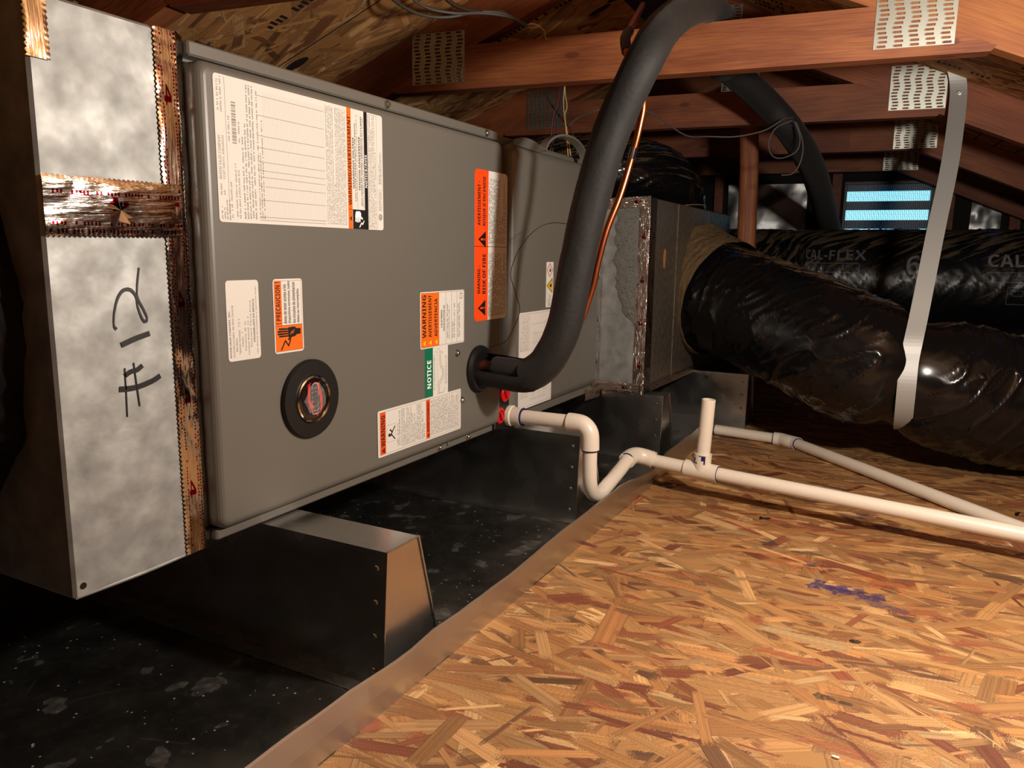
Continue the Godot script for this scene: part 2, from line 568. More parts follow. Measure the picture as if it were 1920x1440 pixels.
func stain(im: Image, wm: float, hm: float, org: Vector2, c: Vector2, rx: float, rz: float, col: Color, amount: float, seed_: int) -> void:
	var sx := im.get_width() / wm; var sy := im.get_height() / hm
	var nz := fnl(seed_, 40.0, 4)
	var q := c - org
	for y in range(int((q.y - rz * 1.6) * sy), int((q.y + rz * 1.6) * sy)):
		for x in range(int((q.x - rx * 1.6) * sx), int((q.x + rx * 1.6) * sx)):
			if x < 0 or y < 0 or x >= im.get_width() or y >= im.get_height(): continue
			var d := Vector2((x / sx - q.x) / rx, (y / sy - q.y) / rz).length()
			var k := d + nz.get_noise_2d(x / sx * 1.0, y / sy * 1.0) * 1.3
			var a := smoothstep(1.05, 0.85, k) * amount * (0.75 + 0.5 * nz.get_noise_2d(x / sx * 3.0 + 7.0, y / sy * 3.0))
			if a > 0.01: im.set_pixel(x, y, im.get_pixel(x, y).lerp(col, clampf(a, 0, 1)))

# sawn fir, long grain along x; covers 1.6 m x 0.1 m
func fir(seed_: int, base: Color, dark: Color, knots: Array) -> ImageTexture:
	var w := 1024; var h := 128
	var d := PackedByteArray(); d.resize(w * h * 3)
	var a := fnl(seed_, 1.0, 3); var b := fnl(seed_ + 3, 1.0, 4); var c := fnl(seed_ + 9, 1.0, 3)
	for y in h:
		for x in w:
			var u := x / 640.0; var v := y / 1280.0
			var warp := a.get_noise_2d(u * 1.3, v * 7.0) * 0.022
			var kd := 0.0
			for k in knots:
				var dx: float = (u - k.x) / 0.030; var dy: float = (v - k.y) / 0.013
				var e := sqrt(dx * dx + dy * dy)
				warp += 0.010 * exp(-e * 0.8) * signf(v - k.y)
				kd = maxf(kd, smoothstep(0.62, 0.35, e))
			var r := (v + warp) * 190.0
			var ring := pow(0.5 + 0.5 * sin(r * 3.4 + a.get_noise_2d(u * 1.1, v * 60.0) * 4.0), 3.0)
			var fine := b.get_noise_2d(u * 9.0, v * 420.0)
			var blot := c.get_noise_2d(u * 4.0, v * 14.0)
			var k := clampf(ring * 0.16 + fine * 0.36 + blot * 0.42 + 0.34 + kd * 0.6, 0.0, 1.0)
			var p := base.lerp(dark, k)
			var i := (y * w + x) * 3
			d[i] = clampi(int(p.r * 255), 0, 255); d[i + 1] = clampi(int(p.g * 255), 0, 255); d[i + 2] = clampi(int(p.b * 255), 0, 255)
	return tex(Image.create_from_data(w, h, false, Image.FORMAT_RGB8, d))

func mat(c: Color, rough := 0.6, metal := 0.0) -> StandardMaterial3D:
	var m := StandardMaterial3D.new()
	m.albedo_color = c; m.roughness = rough; m.metallic = metal
	return m

func triplanar(m: StandardMaterial3D, s: float) -> StandardMaterial3D:
	m.uv1_triplanar = true; m.uv1_world_triplanar = true
	m.uv1_scale = Vector3(s, s, s)
	return m

func bump(m: StandardMaterial3D, t: Texture2D, s: float) -> StandardMaterial3D:
	m.normal_enabled = true; m.normal_texture = t; m.normal_scale = s
	return m

func paint(t: Texture2D, rough := 0.5) -> StandardMaterial3D:
	var m := mat(Color.WHITE, rough)
	m.albedo_texture = t
	return m

# ---------------------------------------------------------------- label artwork (drawn in reading direction)
const PAPER := Color(0.86, 0.855, 0.835)
const INK := Color(0.07, 0.065, 0.06)
const ORANGE := Color(0.93, 0.42, 0.07)

func sheet(w: int, h: int, c: Color) -> Image:
	var im := Image.create_empty(w, h, false, Image.FORMAT_RGBA8)
	im.fill(c)
	return im

func art_rating() -> ImageTexture:
	var w := 640; var h := 1216
	var im := sheet(w, h, PAPER)
	var rg := RandomNumberGenerator.new(); rg.seed = 11
	var grey := Color(0.42, 0.40, 0.38)
	small_print(im, 12, 14, 90, 60, 15, grey, rg)
	text_fit(im, "RHEEM SALES COMPANY", 190, 12, 190, 15, grey, false)
	text_fit(im, "FORT SMITH, ARKANSAS", 190, 34, 190, 14, grey, false)
	small_print(im, 120, 14, 50, 40, 18, grey, rg)
	small_print(im, 480, 14, 150, 40, 18, grey, rg)
	im.fill_rect(Rect2i(8, 62, w - 16, 2), grey)
	small_print(im, 20, 72, 230, 22, 18, grey, rg)
	small_print(im, 360, 72, 110, 22, 18, grey, rg)
	var bx := 352
	while bx < 530:
		var bw := rg.randi_range(1, 4)
		im.fill_rect(Rect2i(bx, 96, bw, 26), grey)
		bx += bw + rg.randi_range(1, 4)
	small_print(im, 20, 102, 300, 40, 18, grey, rg, 0.8)
	small_print(im, 360, 132, 170, 20, 16, grey, rg)
	small_print(im, 20, 150, 600, 84, 17, Color(0.3, 0.29, 0.28), rg)
	# table of fine rows with column rules
	var t0 := 246; var t1 := 716
	for r in 36: im.fill_rect(Rect2i(20, int(lerpf(t0 + 46, t1, r / 35.0)), 590, 1), Color(0.60, 0.58, 0.56))
	small_print(im, 24, t0, 580, 44, 14, grey, rg)
	for s in [0.01, 0.035, 0.165, 0.27, 0.34, 0.39, 0.455, 0.56, 0.65, 0.80, 0.945]:
		im.fill_rect(Rect2i(int(lerpf(10, 620, s)), t0, 2, t1 - t0), Color(0.45, 0.44, 0.42))
	small_print(im, 18, 728, 604, 164, 12.5, Color(0.2, 0.19, 0.18), rg)
	# warning band
	im.fill_rect(Rect2i(0, 900, w, 36), ORANGE)
	im.fill_rect(Rect2i(104, 900, 2, 36), INK)
	alert_mark(im, Vector2(56, 919), 13, INK, ORANGE)
	text_fit(im, "WARNING/AVERTISSEMENT", 128, 905, 470, 26, INK)
	text_fit(im, "HAZARDOUS VOLTAGE", 220, 944, 270, 14, INK)
	text_fit(im, "CAN CAUSE SEVERE INJURY OR DEATH.", 150, 963, 420, 11, INK)
	small_print(im, 116, 978, 500, 14, 12, INK, rg)
	text_fit(im, "TENSION DANGEREUSE", 210, 996, 290, 14, INK)
	text_fit(im, "PEUT CAUSER DES LESIONS CORPORELLES OU LA MORT", 130, 1016, 480, 11, INK)
	small_print(im, 116, 1032, 500, 14, 12, INK, rg)
	im.fill_rect(Rect2i(0, 938, 106, 108), INK)
	hand_sign(im, 6, 942, 96, 98, Color.WHITE)
	im.fill_rect(Rect2i(0, 1046, w, 30), Color(0.04, 0.04, 0.04))
	text_fit(im, "NOTICE/AVIS", 230, 1052, 180, 18, Color.WHITE)
	small_print(im, 14, 1084, 612, 74, 12, Color(0.2, 0.19, 0.18), rg)
	frame_rect(im, 8, 1080, w - 16, 82, 1, INK)
	disc(im, Vector2(74, 1188), 17, 17, INK); disc(im, Vector2(74, 1188), 13, 13, PAPER)
	text_fit(im, "UL", 66, 1179, 16, 18, INK)
	small_print(im, 110, 1176, 120, 28, 10, INK, rg)
	small_print(im, 260, 1176, 180, 28, 10, INK, rg)
	return tex(im)

func art_plain_spanish() -> ImageTexture:
	var im := sheet(512, 272, PAPER)
	var c := Color(0.28, 0.26, 0.25)
	var l := ["RHEEM SALES COMPANY, INC.", "Acondicionador de Aire Central", "Modelo:", "Tension Nominal:   115  V", "Fases:   1", "Frecuencia:  60   Hz", "Corriente Nominal:  5.0   A", "Requiere Tierra Fisica", "ENSAMBLADO EN MEXICO", "Leer Manual de Instalacion y Operacion Antes"]
	var wd := [300, 330, 90, 230, 90, 190, 250, 300, 280, 440]
	var xo := [24, 24, 60, 40, 90, 60, 30, 80, 110, 30]
	for i in l.size(): text_fit(im, l[i], xo[i], 14 + i * 25, wd[i], 15, c, i == 0 or i == 8)
	return tex(im)

func art_precaucion() -> ImageTexture:
	var w := 512; var h := 280
	var im := sheet(w, h, PAPER)
	frame_rect(im, 12, 10, w - 24, h - 20, 2, Color(0.5, 0.3, 0.2))
	im.fill_rect(Rect2i(14, 12, 176, h - 24), ORANGE)
	im.fill_rect(Rect2i(194, 12, w - 208, 66), ORANGE)
	im.fill_rect(Rect2i(190, 12, 3, h - 24), INK)
	text_fit(im, "! PRECAUCION !", 204, 22, 288, 44, INK)
	var l := ["Antes de tener acceso a los", "dispositivos terminales, todos", "los circuitos de alimentacion", "deben ser interrumpidos."]
	var wd := [270, 292, 284, 240]
	for i in 4: text_fit(im, l[i], 204, 90 + i * 43, wd[i], 32, INK)
	# black hand with a bolt
	var k := INK
	for f in 4: poly_fill(im, [Vector2(112 + f * 17, 24 + absf(f - 1.5) * 12), Vector2(125 + f * 17, 24 + absf(f - 1.5) * 12), Vector2(123 + f * 16, 140), Vector2(112 + f * 16, 140)], k)
	poly_fill(im, [Vector2(108, 130), Vector2(176, 130), Vector2(180, 190), Vector2(164, 214), Vector2(164, 252), Vector2(124, 252), Vector2(122, 214), Vector2(108, 190)], k)
	poly_fill(im, [Vector2(110, 170), Vector2(84, 132), Vector2(94, 124), Vector2(118, 148)], k)
	stroke(im, [Vector2(126, 150), Vector2(150, 168), Vector2(132, 174), Vector2(158, 190)], 5, ORANGE)
	stroke(im, [Vector2(24, 60), Vector2(86, 100), Vector2(48, 130), Vector2(92, 152)], 11, k)
	return tex(im)

func art_prop() -> ImageTexture:
	var w := 512; var h := 736
	var im := sheet(w, h, PAPER)
	var rg := RandomNumberGenerator.new(); rg.seed = 5
	frame_rect(im, 10, 10, w - 20, h - 20, 2, INK)
	for i in 3:
		im.fill_rect(Rect2i(12, 14 + i * 96, w - 24, 93), ORANGE)
		im.fill_rect(Rect2i(12, 106 + i * 96, w - 24, 3), INK)
		alert_mark(im, Vector2(48, 62 + i * 96), 22, Color(0.97, 0.85, 0.1), INK)
		text_fit(im, ["WARNING", "AVERTISSEMENT", "ADVERTENCIA"][i], 98, 34 + i * 96, [386, 384, 350][i], [58, 50, 50][i], INK)
	text_fit(im, "CALIFORNIA", 170, 330, 170, 26, INK)
	text_fit(im, "PROPOSITION 65", 140, 372, 240, 26, INK)
	for i in 3:
		im.fill_rect(Rect2i(12, 414 + i * 96, w - 24, 3), INK)
		small_print(im, 60, 434 + i * 92, 330, 60, 26, INK, rg)
	frame_rect(im, w - 84, h - 80, 54, 44, 5, Color(0.2, 0.2, 0.2))
	return tex(im)

func art_notice() -> ImageTexture:
	var w := 448; var h := 384
	var im := sheet(w, h, PAPER)
	var rg := RandomNumberGenerator.new(); rg.seed = 8
	im.fill_rect(Rect2i(0, 0, w, 128), Color(0.03, 0.42, 0.30))
	text_fit(im, "NOTICE", 92, 34, 240, 66, Color.WHITE)
	small_print(im, 70, 140, 300, 30, 14, Color(0.4, 0.38, 0.36), rg)
	var c := Color(0.3, 0.29, 0.28)
	stroke(im, [Vector2(30, 215), Vector2(110, 215), Vector2(130, 225), Vector2(150, 262), Vector2(185, 290), Vector2(230, 285), Vector2(262, 250), Vector2(300, 240), Vector2(400, 240)], 4, c)
	stroke(im, [Vector2(30, 235), Vector2(106, 235), Vector2(130, 270), Vector2(170, 308), Vector2(236, 305), Vector2(276, 268), Vector2(310, 262), Vector2(400, 262)], 4, c)
	stroke(im, [Vector2(30, 212), Vector2(30, 310), Vector2(70, 330)], 3, c)
	stroke(im, [Vector2(90, 200), Vector2(400, 200)], 2, c)
	for p in [Vector2(392, 180), Vector2(412, 220), Vector2(380, 290)]: disc(im, p, 5, 5, INK)
	small_print(im, 100, 330, 250, 40, 14, Color(0.45, 0.43, 0.41), rg)
	return tex(im)

func art_warn_pair() -> ImageTexture:
	var w := 448; var h := 1408
	var im := sheet(w, h, PAPER)
	var rg := RandomNumberGenerator.new(); rg.seed = 21
	frame_rect(im, 18, 22, w - 36, h - 44, 2, INK)
	var red := Color(0.88, 0.30, 0.06)
	im.fill_rect(Rect2i(22, 34, w - 44, 82), red)
	alert_mark(im, Vector2(58, 78), 28, INK, red)
	text_fit(im, "WARNING", 96, 46, 300, 60, INK)
	frame_rect(im, 120, 132, 170, 128, 2, Color(0.4, 0.38, 0.36))
	stroke(im, [Vector2(140, 250), Vector2(196, 196), Vector2(262, 254)], 13, INK)
	disc(im, Vector2(190, 170), 17, 17, INK)
	stroke(im, [Vector2(180, 190), Vector2(214, 214), Vector2(240, 180)], 15, INK)
	small_print(im, 60, 290, 340, 60, 27, INK, rg)
	small_print(im, 40, 352, 370, 330, 21, Color(0.28, 0.27, 0.26), rg)
	small_print(im, 40, 694, 370, 60, 27, INK, rg)
	im.fill_rect(Rect2i(22, 764, w - 44, 66), red)
	alert_mark(im, Vector2(54, 800), 22, INK, red)
	text_fit(im, "AVERTISSEMENT", 88, 776, 318, 44, INK)
	small_print(im, 40, 844, 370, 520, 21, Color(0.24, 0.23, 0.22), rg)
	return tex(im)

func art_fire() -> ImageTexture:
	var w := 1152; var h := 512
	var im := sheet(w, h, PAPER)
	var rg := RandomNumberGenerator.new(); rg.seed = 31
	var o := Color(0.95, 0.30, 0.07)
	im.fill_rect(Rect2i(0, 0, w, 206), o)
	alert_mark(im, Vector2(100, 118), 64, INK, o)
	text_fit(im, "WARNING -", 210, 44, 220, 44, INK)
	text_fit(im, "RISK OF FIRE", 210, 122, 310, 50, INK)
	alert_mark(im, Vector2(630, 118), 64, INK, o)
	text_fit(im, "AVERTISSEMENT -", 734, 44, 330, 44, INK)
	text_fit(im, "RISQUE D'INCENDIE", 734, 122, 370, 50, INK)
	im.fill_rect(Rect2i(int(w / 2.0) - 3, 0, 4, h), INK)
	small_print(im, 30, 216, 520, 280, 26, Color(0.16, 0.15, 0.14), rg, 0.95)
	small_print(im, 600, 216, 520, 280, 26, Color(0.16, 0.15, 0.14), rg, 0.95)
	return tex(im)

func art_flammable() -> ImageTexture:
	var w := 448; var h := 160
	var im := sheet(w, h, PAPER)
	var rg := RandomNumberGenerator.new(); rg.seed = 41
	var red := Color(0.72, 0.12, 0.08)
	poly_fill(im, [Vector2(368, 8), Vector2(438, 78), Vector2(368, 150), Vector2(298, 78)], red)
	poly_fill(im, [Vector2(368, 20), Vector2(426, 78), Vector2(368, 138), Vector2(310, 78)], PAPER)
	disc(im, Vector2(368, 84), 17, 22, INK); disc(im, Vector2(372, 74), 6, 14, PAPER)
	poly_fill(im, [Vector2(140, 140), Vector2(290, 140), Vector2(215, 12)], INK)
	poly_fill(im, [Vector2(154, 132), Vector2(276, 132), Vector2(215, 28)], Color(0.93, 0.72, 0.08))
	disc(im, Vector2(215, 102), 17, 20, INK)
	small_print(im, 12, 40, 110, 80, 15, INK, rg)
	return tex(im)

func art_wiring() -> ImageTexture:
	var w := 768; var h := 608
	var im := sheet(w, h, Color(0.86, 0.85, 0.83))
	var rg := RandomNumberGenerator.new(); rg.seed = 51
	var c := Color(0.48, 0.47, 0.46)
	frame_rect(im, 14, 14, w - 28, h - 28, 2, c)
	small_print(im, 470, 30, 260, 150, 16, c, rg)
	frame_rect(im, 465, 24, 275, 165, 2, c)
	small_print(im, 90, 30, 330, 150, 18, c, rg, 0.8)
	for i in 14:
		var y := 220 + i * 22
		stroke(im, [Vector2(rg.randf_range(40, 200), y), Vector2(rg.randf_range(420, 730), y)], 2, c)
	for i in 9:
		var x := 60 + i * 76
		stroke(im, [Vector2(x, rg.randf_range(210, 330)), Vector2(x, rg.randf_range(400, 560))], 2, c)
	for i in 8: frame_rect(im, rg.randf_range(60, 640), rg.randf_range(220, 500), 64, 38, 2, c)
	return tex(im)

func art_badge() -> ImageTexture:
	var im := sheet(384, 384, Color(0.05, 0.05, 0.055))
	var red := Color(0.80, 0.13, 0.11)
	poly_fill(im, [Vector2(30, 250), Vector2(60, 170), Vector2(180, 110), Vector2(330, 116), Vector2(352, 160), Vector2(330, 150), Vector2(190, 146), Vector2(60, 230)], red)
	poly_fill(im, [Vector2(40, 262), Vector2(120, 276), Vector2(230, 262), Vector2(350, 200), Vector2(330, 262), Vector2(200, 306), Vector2(90, 296)], red)
	text_fit(im, "RUUD", 52, 168, 286, 84, Color(0.86, 0.86, 0.85))
	text_fit(im, "RUUD", 58, 172, 274, 76, Color(0.04, 0.04, 0.04))
	return tex(im)

func art_tape(seed_: int, lines: bool) -> ImageTexture:
	# aluminium tape with red print along both edges; covers one tape width by 0.5 m
	var w := 160; var h := 1024
	var im := sheet(w, h, Color(0.92, 0.91, 0.89))
	var rg := RandomNumberGenerator.new(); rg.seed = seed_
	var red := Color(0.55, 0.03, 0.08)
	var strip := sheet(h, w, Color(1, 1, 1, 0))
	if lines:
		small_print(strip, 6, 6, h - 12, 46, 21, red, rg, 1.0, 0.85)
		small_print(strip, 6, 112, h - 12, 46, 21, red, rg, 1.0, 0.85)
		for i in 30: strip.fill_rect(Rect2i(rg.randi_range(0, h - 90), rg.randi_range(50, 108), rg.randi_range(20, 90), 2), red)
	for i in 5: text_fit(strip, "4", 40 + i * 205, 54, 40, 56, red, true)
	strip.rotate_90(COUNTERCLOCKWISE)
	im.blend_rect(strip, Rect2i(0, 0, w, h), Vector2i.ZERO)
	return tex(im)

func art_duct(w: int, h: int, length: float, texts: Array, dust: float, seed_: int) -> ImageTexture:
	# black film with grey print and streaks of tan dust; x along the duct, y around it from the top
	var im := sheet(w, h, Color(0.060, 0.060, 0.063))
	var grey := Color(0.50, 0.50, 0.53)
	for q in texts:
		if q[0] == "box":
			frame_rect(im, q[1] / length * w, q[2] * h, q[3] / length * w, q[4] * h, 3, grey.darkened(0.35))
		else:
			text_fit(im, q[0], q[1] / length * w, q[2] * h, q[3] / length * w, q[4] * h, grey.darkened(q[5]), true)
	var a := fnl(seed_, 1.0, 4); var b := fnl(seed_ + 4, 1.0, 3)
	var d := im.get_data()
	var dc := Color(0.44, 0.37, 0.28)
	for y in h:
		var v := float(y) / h
		var around := minf(v, 1.0 - v)
		if around > dust * 2.2: continue
		for x in w:
			var s := float(x) / w * length
			var yy := v * 1.15
			var al := s * 0.86 - yy * 0.5; var ac := s * 0.5 + yy * 0.86
			var streak := a.get_noise_2d(al * 6.0, ac * 46.0)
			var fleck := b.get_noise_2d(s * 160.0, v * 220.0)
			var k := smoothstep(-0.1, 0.55, (dust - around) / dust * 0.9 + streak * 1.5 + fleck * 0.4 - 0.25)
			if k <= 0.0: continue
			k *= 0.8
			var i := (y * w + x) * 4
			d[i] = int(lerpf(d[i], dc.r * 255, k)); d[i + 1] = int(lerpf(d[i + 1], dc.g * 255, k)); d[i + 2] = int(lerpf(d[i + 2], dc.b * 255, k))
	return tex(Image.create_from_data(w, h, false, Image.FORMAT_RGBA8, d))

func art_pan() -> Array:
	# sheet steel with dried water marks and specks: [albedo, metallic]
	var n := 1024
	var im := sheet(n, n, Color(0.52, 0.52, 0.51))
	var me := sheet(n, n, Color(0.95, 0.95, 0.95))
	var rg := RandomNumberGenerator.new(); rg.seed = 77
	var a := fnl(70, 0.011, 4); var b := fnl(71, 0.05, 3)
	var d := im.get_data(); var e := me.get_data()
	for y in n:
		for x in n:
			var k := a.get_noise_2d(x, y)
			var f := b.get_noise_2d(x, y)
			# rings of lime where puddles dried, and a thin broken film of dust
			var q := smoothstep(0.38, 0.44, k) * (0.5 + 0.5 * f) * 0.42 + (0.30 if k > 0.425 and k < 0.438 else 0.0) + smoothstep(0.1, 0.6, f) * 0.06
			var i := (y * n + x) * 4
			var c := clampi(int(128.0 * (1.0 + k * 0.25) + 40.0 * q), 0, 255)
			d[i] = c; d[i + 1] = c; d[i + 2] = int(c * 0.97)
			var m := clampi(int(245.0 - 110.0 * q), 40, 255)
			e[i] = m; e[i + 1] = m; e[i + 2] = m
	im = Image.create_from_data(n, n, false, Image.FORMAT_RGBA8, d); me = Image.create_from_data(n, n, false, Image.FORMAT_RGBA8, e)
	for i in 700:
		var s := rg.randf_range(0.6, 1.8)
		var p := Vector2(rg.randf() * n, rg.randf() * n)
		var r := s * rg.randf_range(0.5, 1.0)
		disc(im, p, s, r, Color(0.70, 0.69, 0.65)); disc(me, p, s, r, Color(0.1, 0.1, 0.1))
	for i in 26:
		var p := Vector2(rg.randf() * n, rg.randf() * n)
		var v := Vector2.from_angle(rg.randf() * TAU) * rg.randf_range(15, 70)
		stroke(im, [p, p + v], 1.5, Color(0.74, 0.73, 0.70))
	return [tex(im), tex(me)]

func art_ticket() -> ImageTexture:
	var im := sheet(192, 160, Color(0.80, 0.78, 0.74))
	var rg := RandomNumberGenerator.new(); rg.seed = 6
	var x := 40
	while x < 150:
		var w := rg.randi_range(2, 6)
		im.fill_rect(Rect2i(x, 20, w, 70), INK)
		x += w + rg.randi_range(2, 6)
	small_print(im, 36, 100, 120, 44, 14, INK, rg)
	return tex(im)

# ---------------------------------------------------------------- scene
func _ready() -> void:
	# camera
	var cam := Camera3D.new()
	cam.name = "camera"
	add_child(cam)
	cam.position = Vector3(0, 0.4842, 0)
	cam.basis = Basis(Vector3.UP, deg_to_rad(27.687)) * Basis(Vector3.RIGHT, deg_to_rad(-9.659)) * Basis(Vector3.BACK, deg_to_rad(0.7375))
	cam.fov = 53.22
	cam.near = 0.02
	cam.current = true
	# sky and exposure
	var env := Environment.new()
	env.background_mode = Environment.BG_SKY
	var sk := ProceduralSkyMaterial.new()
	sk.sky_top_color = Color(0.16, 0.42, 0.80)
	sk.sky_horizon_color = Color(0.56, 0.86, 0.95)
	sk.ground_bottom_color = Color(0.25, 0.24, 0.22)
	sk.ground_horizon_color = Color(0.40, 0.42, 0.42)
	sk.sky_energy_multiplier = 1.5
	sk.ground_energy_multiplier = 1.0
	sk.sun_angle_max = 0.0
	var sky := Sky.new()
	sky.sky_material = sk
	env.sky = sky
	env.tonemap_mode = Environment.TONE_MAPPER_LINEAR
	env.tonemap_exposure = 1.0
	env.sdfgi_enabled = true; env.ssao_enabled = true; env.ssil_enabled = true
	var we := WorldEnvironment.new()
	we.environment = env
	add_child(we)
	make_materials()
	work_light()
	build_shell()
	build_trusses()
	build_gable()
	build_pan_and_stands()
	build_return_box()
	build_air_handler()
	build_plenum()
	build_ducts()
	build_lines()
	build_drains()
	build_wires()
	build_bits()

func make_materials() -> void:
	var n_fine := noise_normal(1, 0.03, 3.0)
	var n_crinkle := noise_normal(2, 0.018, 12.0, 5)
	var n_wave := noise_normal(3, 0.004, 6.0, 2)
	var pal := [Color(0.65, 0.475, 0.285), Color(0.68, 0.505, 0.31), Color(0.62, 0.435, 0.255), Color(0.65, 0.465, 0.275), Color(0.585, 0.40, 0.235), Color(0.72, 0.55, 0.355), Color(0.50, 0.28, 0.18), Color(0.78, 0.63, 0.43), Color(0.55, 0.33, 0.205), Color(0.45, 0.31, 0.20)]
	var o := osb(2048, 2048, 1.0, 2.1, 5200, 3, pal)
	var im: Image = o[0]
	var plain: Image = im.duplicate()
	plain.resize(1024, 1024)
	var org := Vector2(-0.5, -2.1)
	var pur := Color(0.20, 0.14, 0.36)
	for s in [[-0.075, -1.175, 0.030, 0.016, 0.85], [-0.040, -1.172, 0.036, 0.012, 0.75], [-0.020, -1.155, 0.018, 0.02, 0.45], [0.012, -1.140, 0.012, 0.012, 0.5], [-0.075, -1.530, 0.022, 0.010, 0.7], [-0.010, -1.500, 0.030, 0.010, 0.7], [-0.045, -1.560, 0.016, 0.008, 0.5], [-0.105, -1.262, 0.018, 0.008, 0.5]]:
		stain(im, 1.0, 2.1, org, Vector2(s[0], s[1]), s[2], s[3], pur, s[4], 90 + int(s[2] * 1000))
	for s in [[-0.182, -1.314, 0.018, 0.009, 0.7], [-0.145, -1.298, 0.010, 0.005, 0.6], [-0.120, -1.300, 0.02, 0.004, 0.5]]:
		stain(im, 1.0, 2.1, org, Vector2(s[0], s[1]), s[2], s[3], Color(0.16, 0.17, 0.22), s[4], 120)
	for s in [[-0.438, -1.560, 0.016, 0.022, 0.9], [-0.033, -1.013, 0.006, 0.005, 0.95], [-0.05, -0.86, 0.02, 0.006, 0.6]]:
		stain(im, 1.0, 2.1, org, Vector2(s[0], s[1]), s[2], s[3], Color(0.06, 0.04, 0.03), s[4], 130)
	for s in [[-0.135, -1.25, 0.05, 0.03, 0.35], [-0.01, -1.23, 0.04, 0.03, 0.3]]:
		stain(im, 1.0, 2.1, org, Vector2(s[0], s[1]), s[2], s[3], Color(0.72, 0.30, 0.12), s[4], 140)
	var hi: Image = o[1]
	hi.bump_map_to_normal_map(5.0)
	M.osb = paint(tex(im), 0.62)
	bump(M.osb, tex(hi), 0.55)
	M.osb_plain = M.osb.duplicate()
	M.osb_plain.albedo_texture = tex(plain)
	# roof boards: darker, printed
	var o2 := osb(1024, 1024, 1.2, 1.2, 1700, 9, [Color(0.66, 0.47, 0.27), Color(0.71, 0.52, 0.31), Color(0.61, 0.42, 0.23), Color(0.68, 0.49, 0.29), Color(0.56, 0.39, 0.22), Color(0.74, 0.55, 0.34), Color(0.48, 0.30, 0.17), Color(0.80, 0.62, 0.41)])
	var im2: Image = o2[0]
	im2.convert(Image.FORMAT_RGBA8)
	var rg := RandomNumberGenerator.new(); rg.seed = 4
	var pr := Color(0.09, 0.06, 0.04)
	for y in [180, 640]:
		small_print(im2, 120, y, 560, 90, 30, pr, rg)
		for k in 5: im2.fill_rect(Rect2i(700 + k * 52, y - 40, 4, 190), pr)
		for k in 4: disc(im2, Vector2(rg.randf_range(100, 900), y + 150 + k * 14), 26, 12, pr)
	for k in 3: im2.fill_rect(Rect2i(0, 330 + k * 330, 1024, 3), pr)
	M.roof = paint(tex(im2), 0.8)
	var h2: Image = o2[1]
	h2.bump_map_to_normal_map(4.0)
	bump(M.roof, tex(h2), 0.6)
	# fir
	M.fir = []
	for i in 4:
		var kn: Array = [[Vector2(1.12, 0.035)], [Vector2(0.62, 0.05), Vector2(1.30, 0.02)], [Vector2(0.95, 0.06)], [Vector2(0.3, 0.03)]][i]
		var m := paint(fir(200 + i * 31, [Color(0.57, 0.32, 0.165), Color(0.62, 0.38, 0.215), Color(0.56, 0.32, 0.18), Color(0.68, 0.44, 0.225)][i], [Color(0.34, 0.14, 0.075), Color(0.40, 0.19, 0.10), Color(0.33, 0.15, 0.085), Color(0.50, 0.26, 0.12)][i], kn), 0.62)
		bump(m, n_fine, 0.25)
		M.fir.append(m)
	# metals
	M.galv = triplanar(bump(mat(Color(0.74, 0.755, 0.75), 0.78, 0.88), noise_normal(5, 0.03, 5.0, 4), 0.09), 2.2)
	M.galv.roughness_texture = noise_grey(6, 0.016, 0.72, 1.0)
	M.galv.albedo_texture = noise_grey(7, 0.02, 0.78, 1.0, 6)
	M.bright = triplanar(bump(mat(Color(0.80, 0.80, 0.79), 0.34, 1.0), n_wave, 0.35), 1.3)
	M.bright.roughness_texture = noise_grey(8, 0.015, 0.55, 1.0)
	M.lip = triplanar(bump(mat(Color(0.80, 0.79, 0.77), 0.36, 1.0), n_wave, 0.5), 1.0)
	M.pan = triplanar(bump(mat(Color(1, 1, 1), 0.36, 1.0), n_wave, 0.25), 1.1)
	var pa := art_pan()
	M.pan.albedo_texture = pa[0]
	M.pan.metallic_texture = pa[1]
	M.pan.roughness_texture = noise_grey(9, 0.02, 0.6, 1.0)
	M.plate = bump(mat(Color(0.72, 0.73, 0.69), 0.42, 1.0), n_wave, 0.2)
	M.strap = mat(Color(0.74, 0.75, 0.74), 0.55, 0.45)
	M.screw = mat(Color(0.72, 0.71, 0.68), 0.3, 1.0)
	M.foil = triplanar(bump(mat(Color(0.90, 0.89, 0.87), 0.16, 1.0), n_crinkle, 1.0), 5.0)
	M.wallfoil = triplanar(bump(mat(Color(0.62, 0.62, 0.62), 0.38, 1.0), noise_normal(12, 0.006, 6.0, 3), 0.5), 1.4)
	M.tape = []
	for i in 2:
		var m := bump(mat(Color(0.80, 0.79, 0.78), 0.10, 1.0), n_crinkle, 0.12)
		m.albedo_texture = art_tape(60 + i, i == 0)
		M.tape.append(m)
	for i in 2:
		var m: StandardMaterial3D = M.tape[i].duplicate()
		m.normal_scale = 1.0
		m.roughness = 0.16
		M.tape.append(m)
	M.copper = bump(mat(Color(0.80, 0.44, 0.28), 0.30, 1.0), n_fine, 0.1)
	# paints and plastics
	M.case = triplanar(bump(mat(Color(0.395, 0.388, 0.362), 0.38), n_wave, 0.06), 1.0)
	M.case.clearcoat_enabled = true; M.case.clearcoat = 0.25; M.case.clearcoat_roughness = 0.35
	M.black = mat(Color(0.035, 0.035, 0.037), 0.45)
	M.foam = triplanar(bump(mat(Color(0.062, 0.061, 0.060), 0.72), n_fine, 0.4), 6.0)
	M.foam.rim_enabled = true; M.foam.rim = 0.3
	M.pvc = triplanar(bump(mat(Color(0.90, 0.86, 0.795), 0.34), n_fine, 0.05), 3.0)
	M.primer = mat(Color(0.10, 0.09, 0.36), 0.4)
	M.red = mat(Color(0.80, 0.07, 0.09), 0.4)
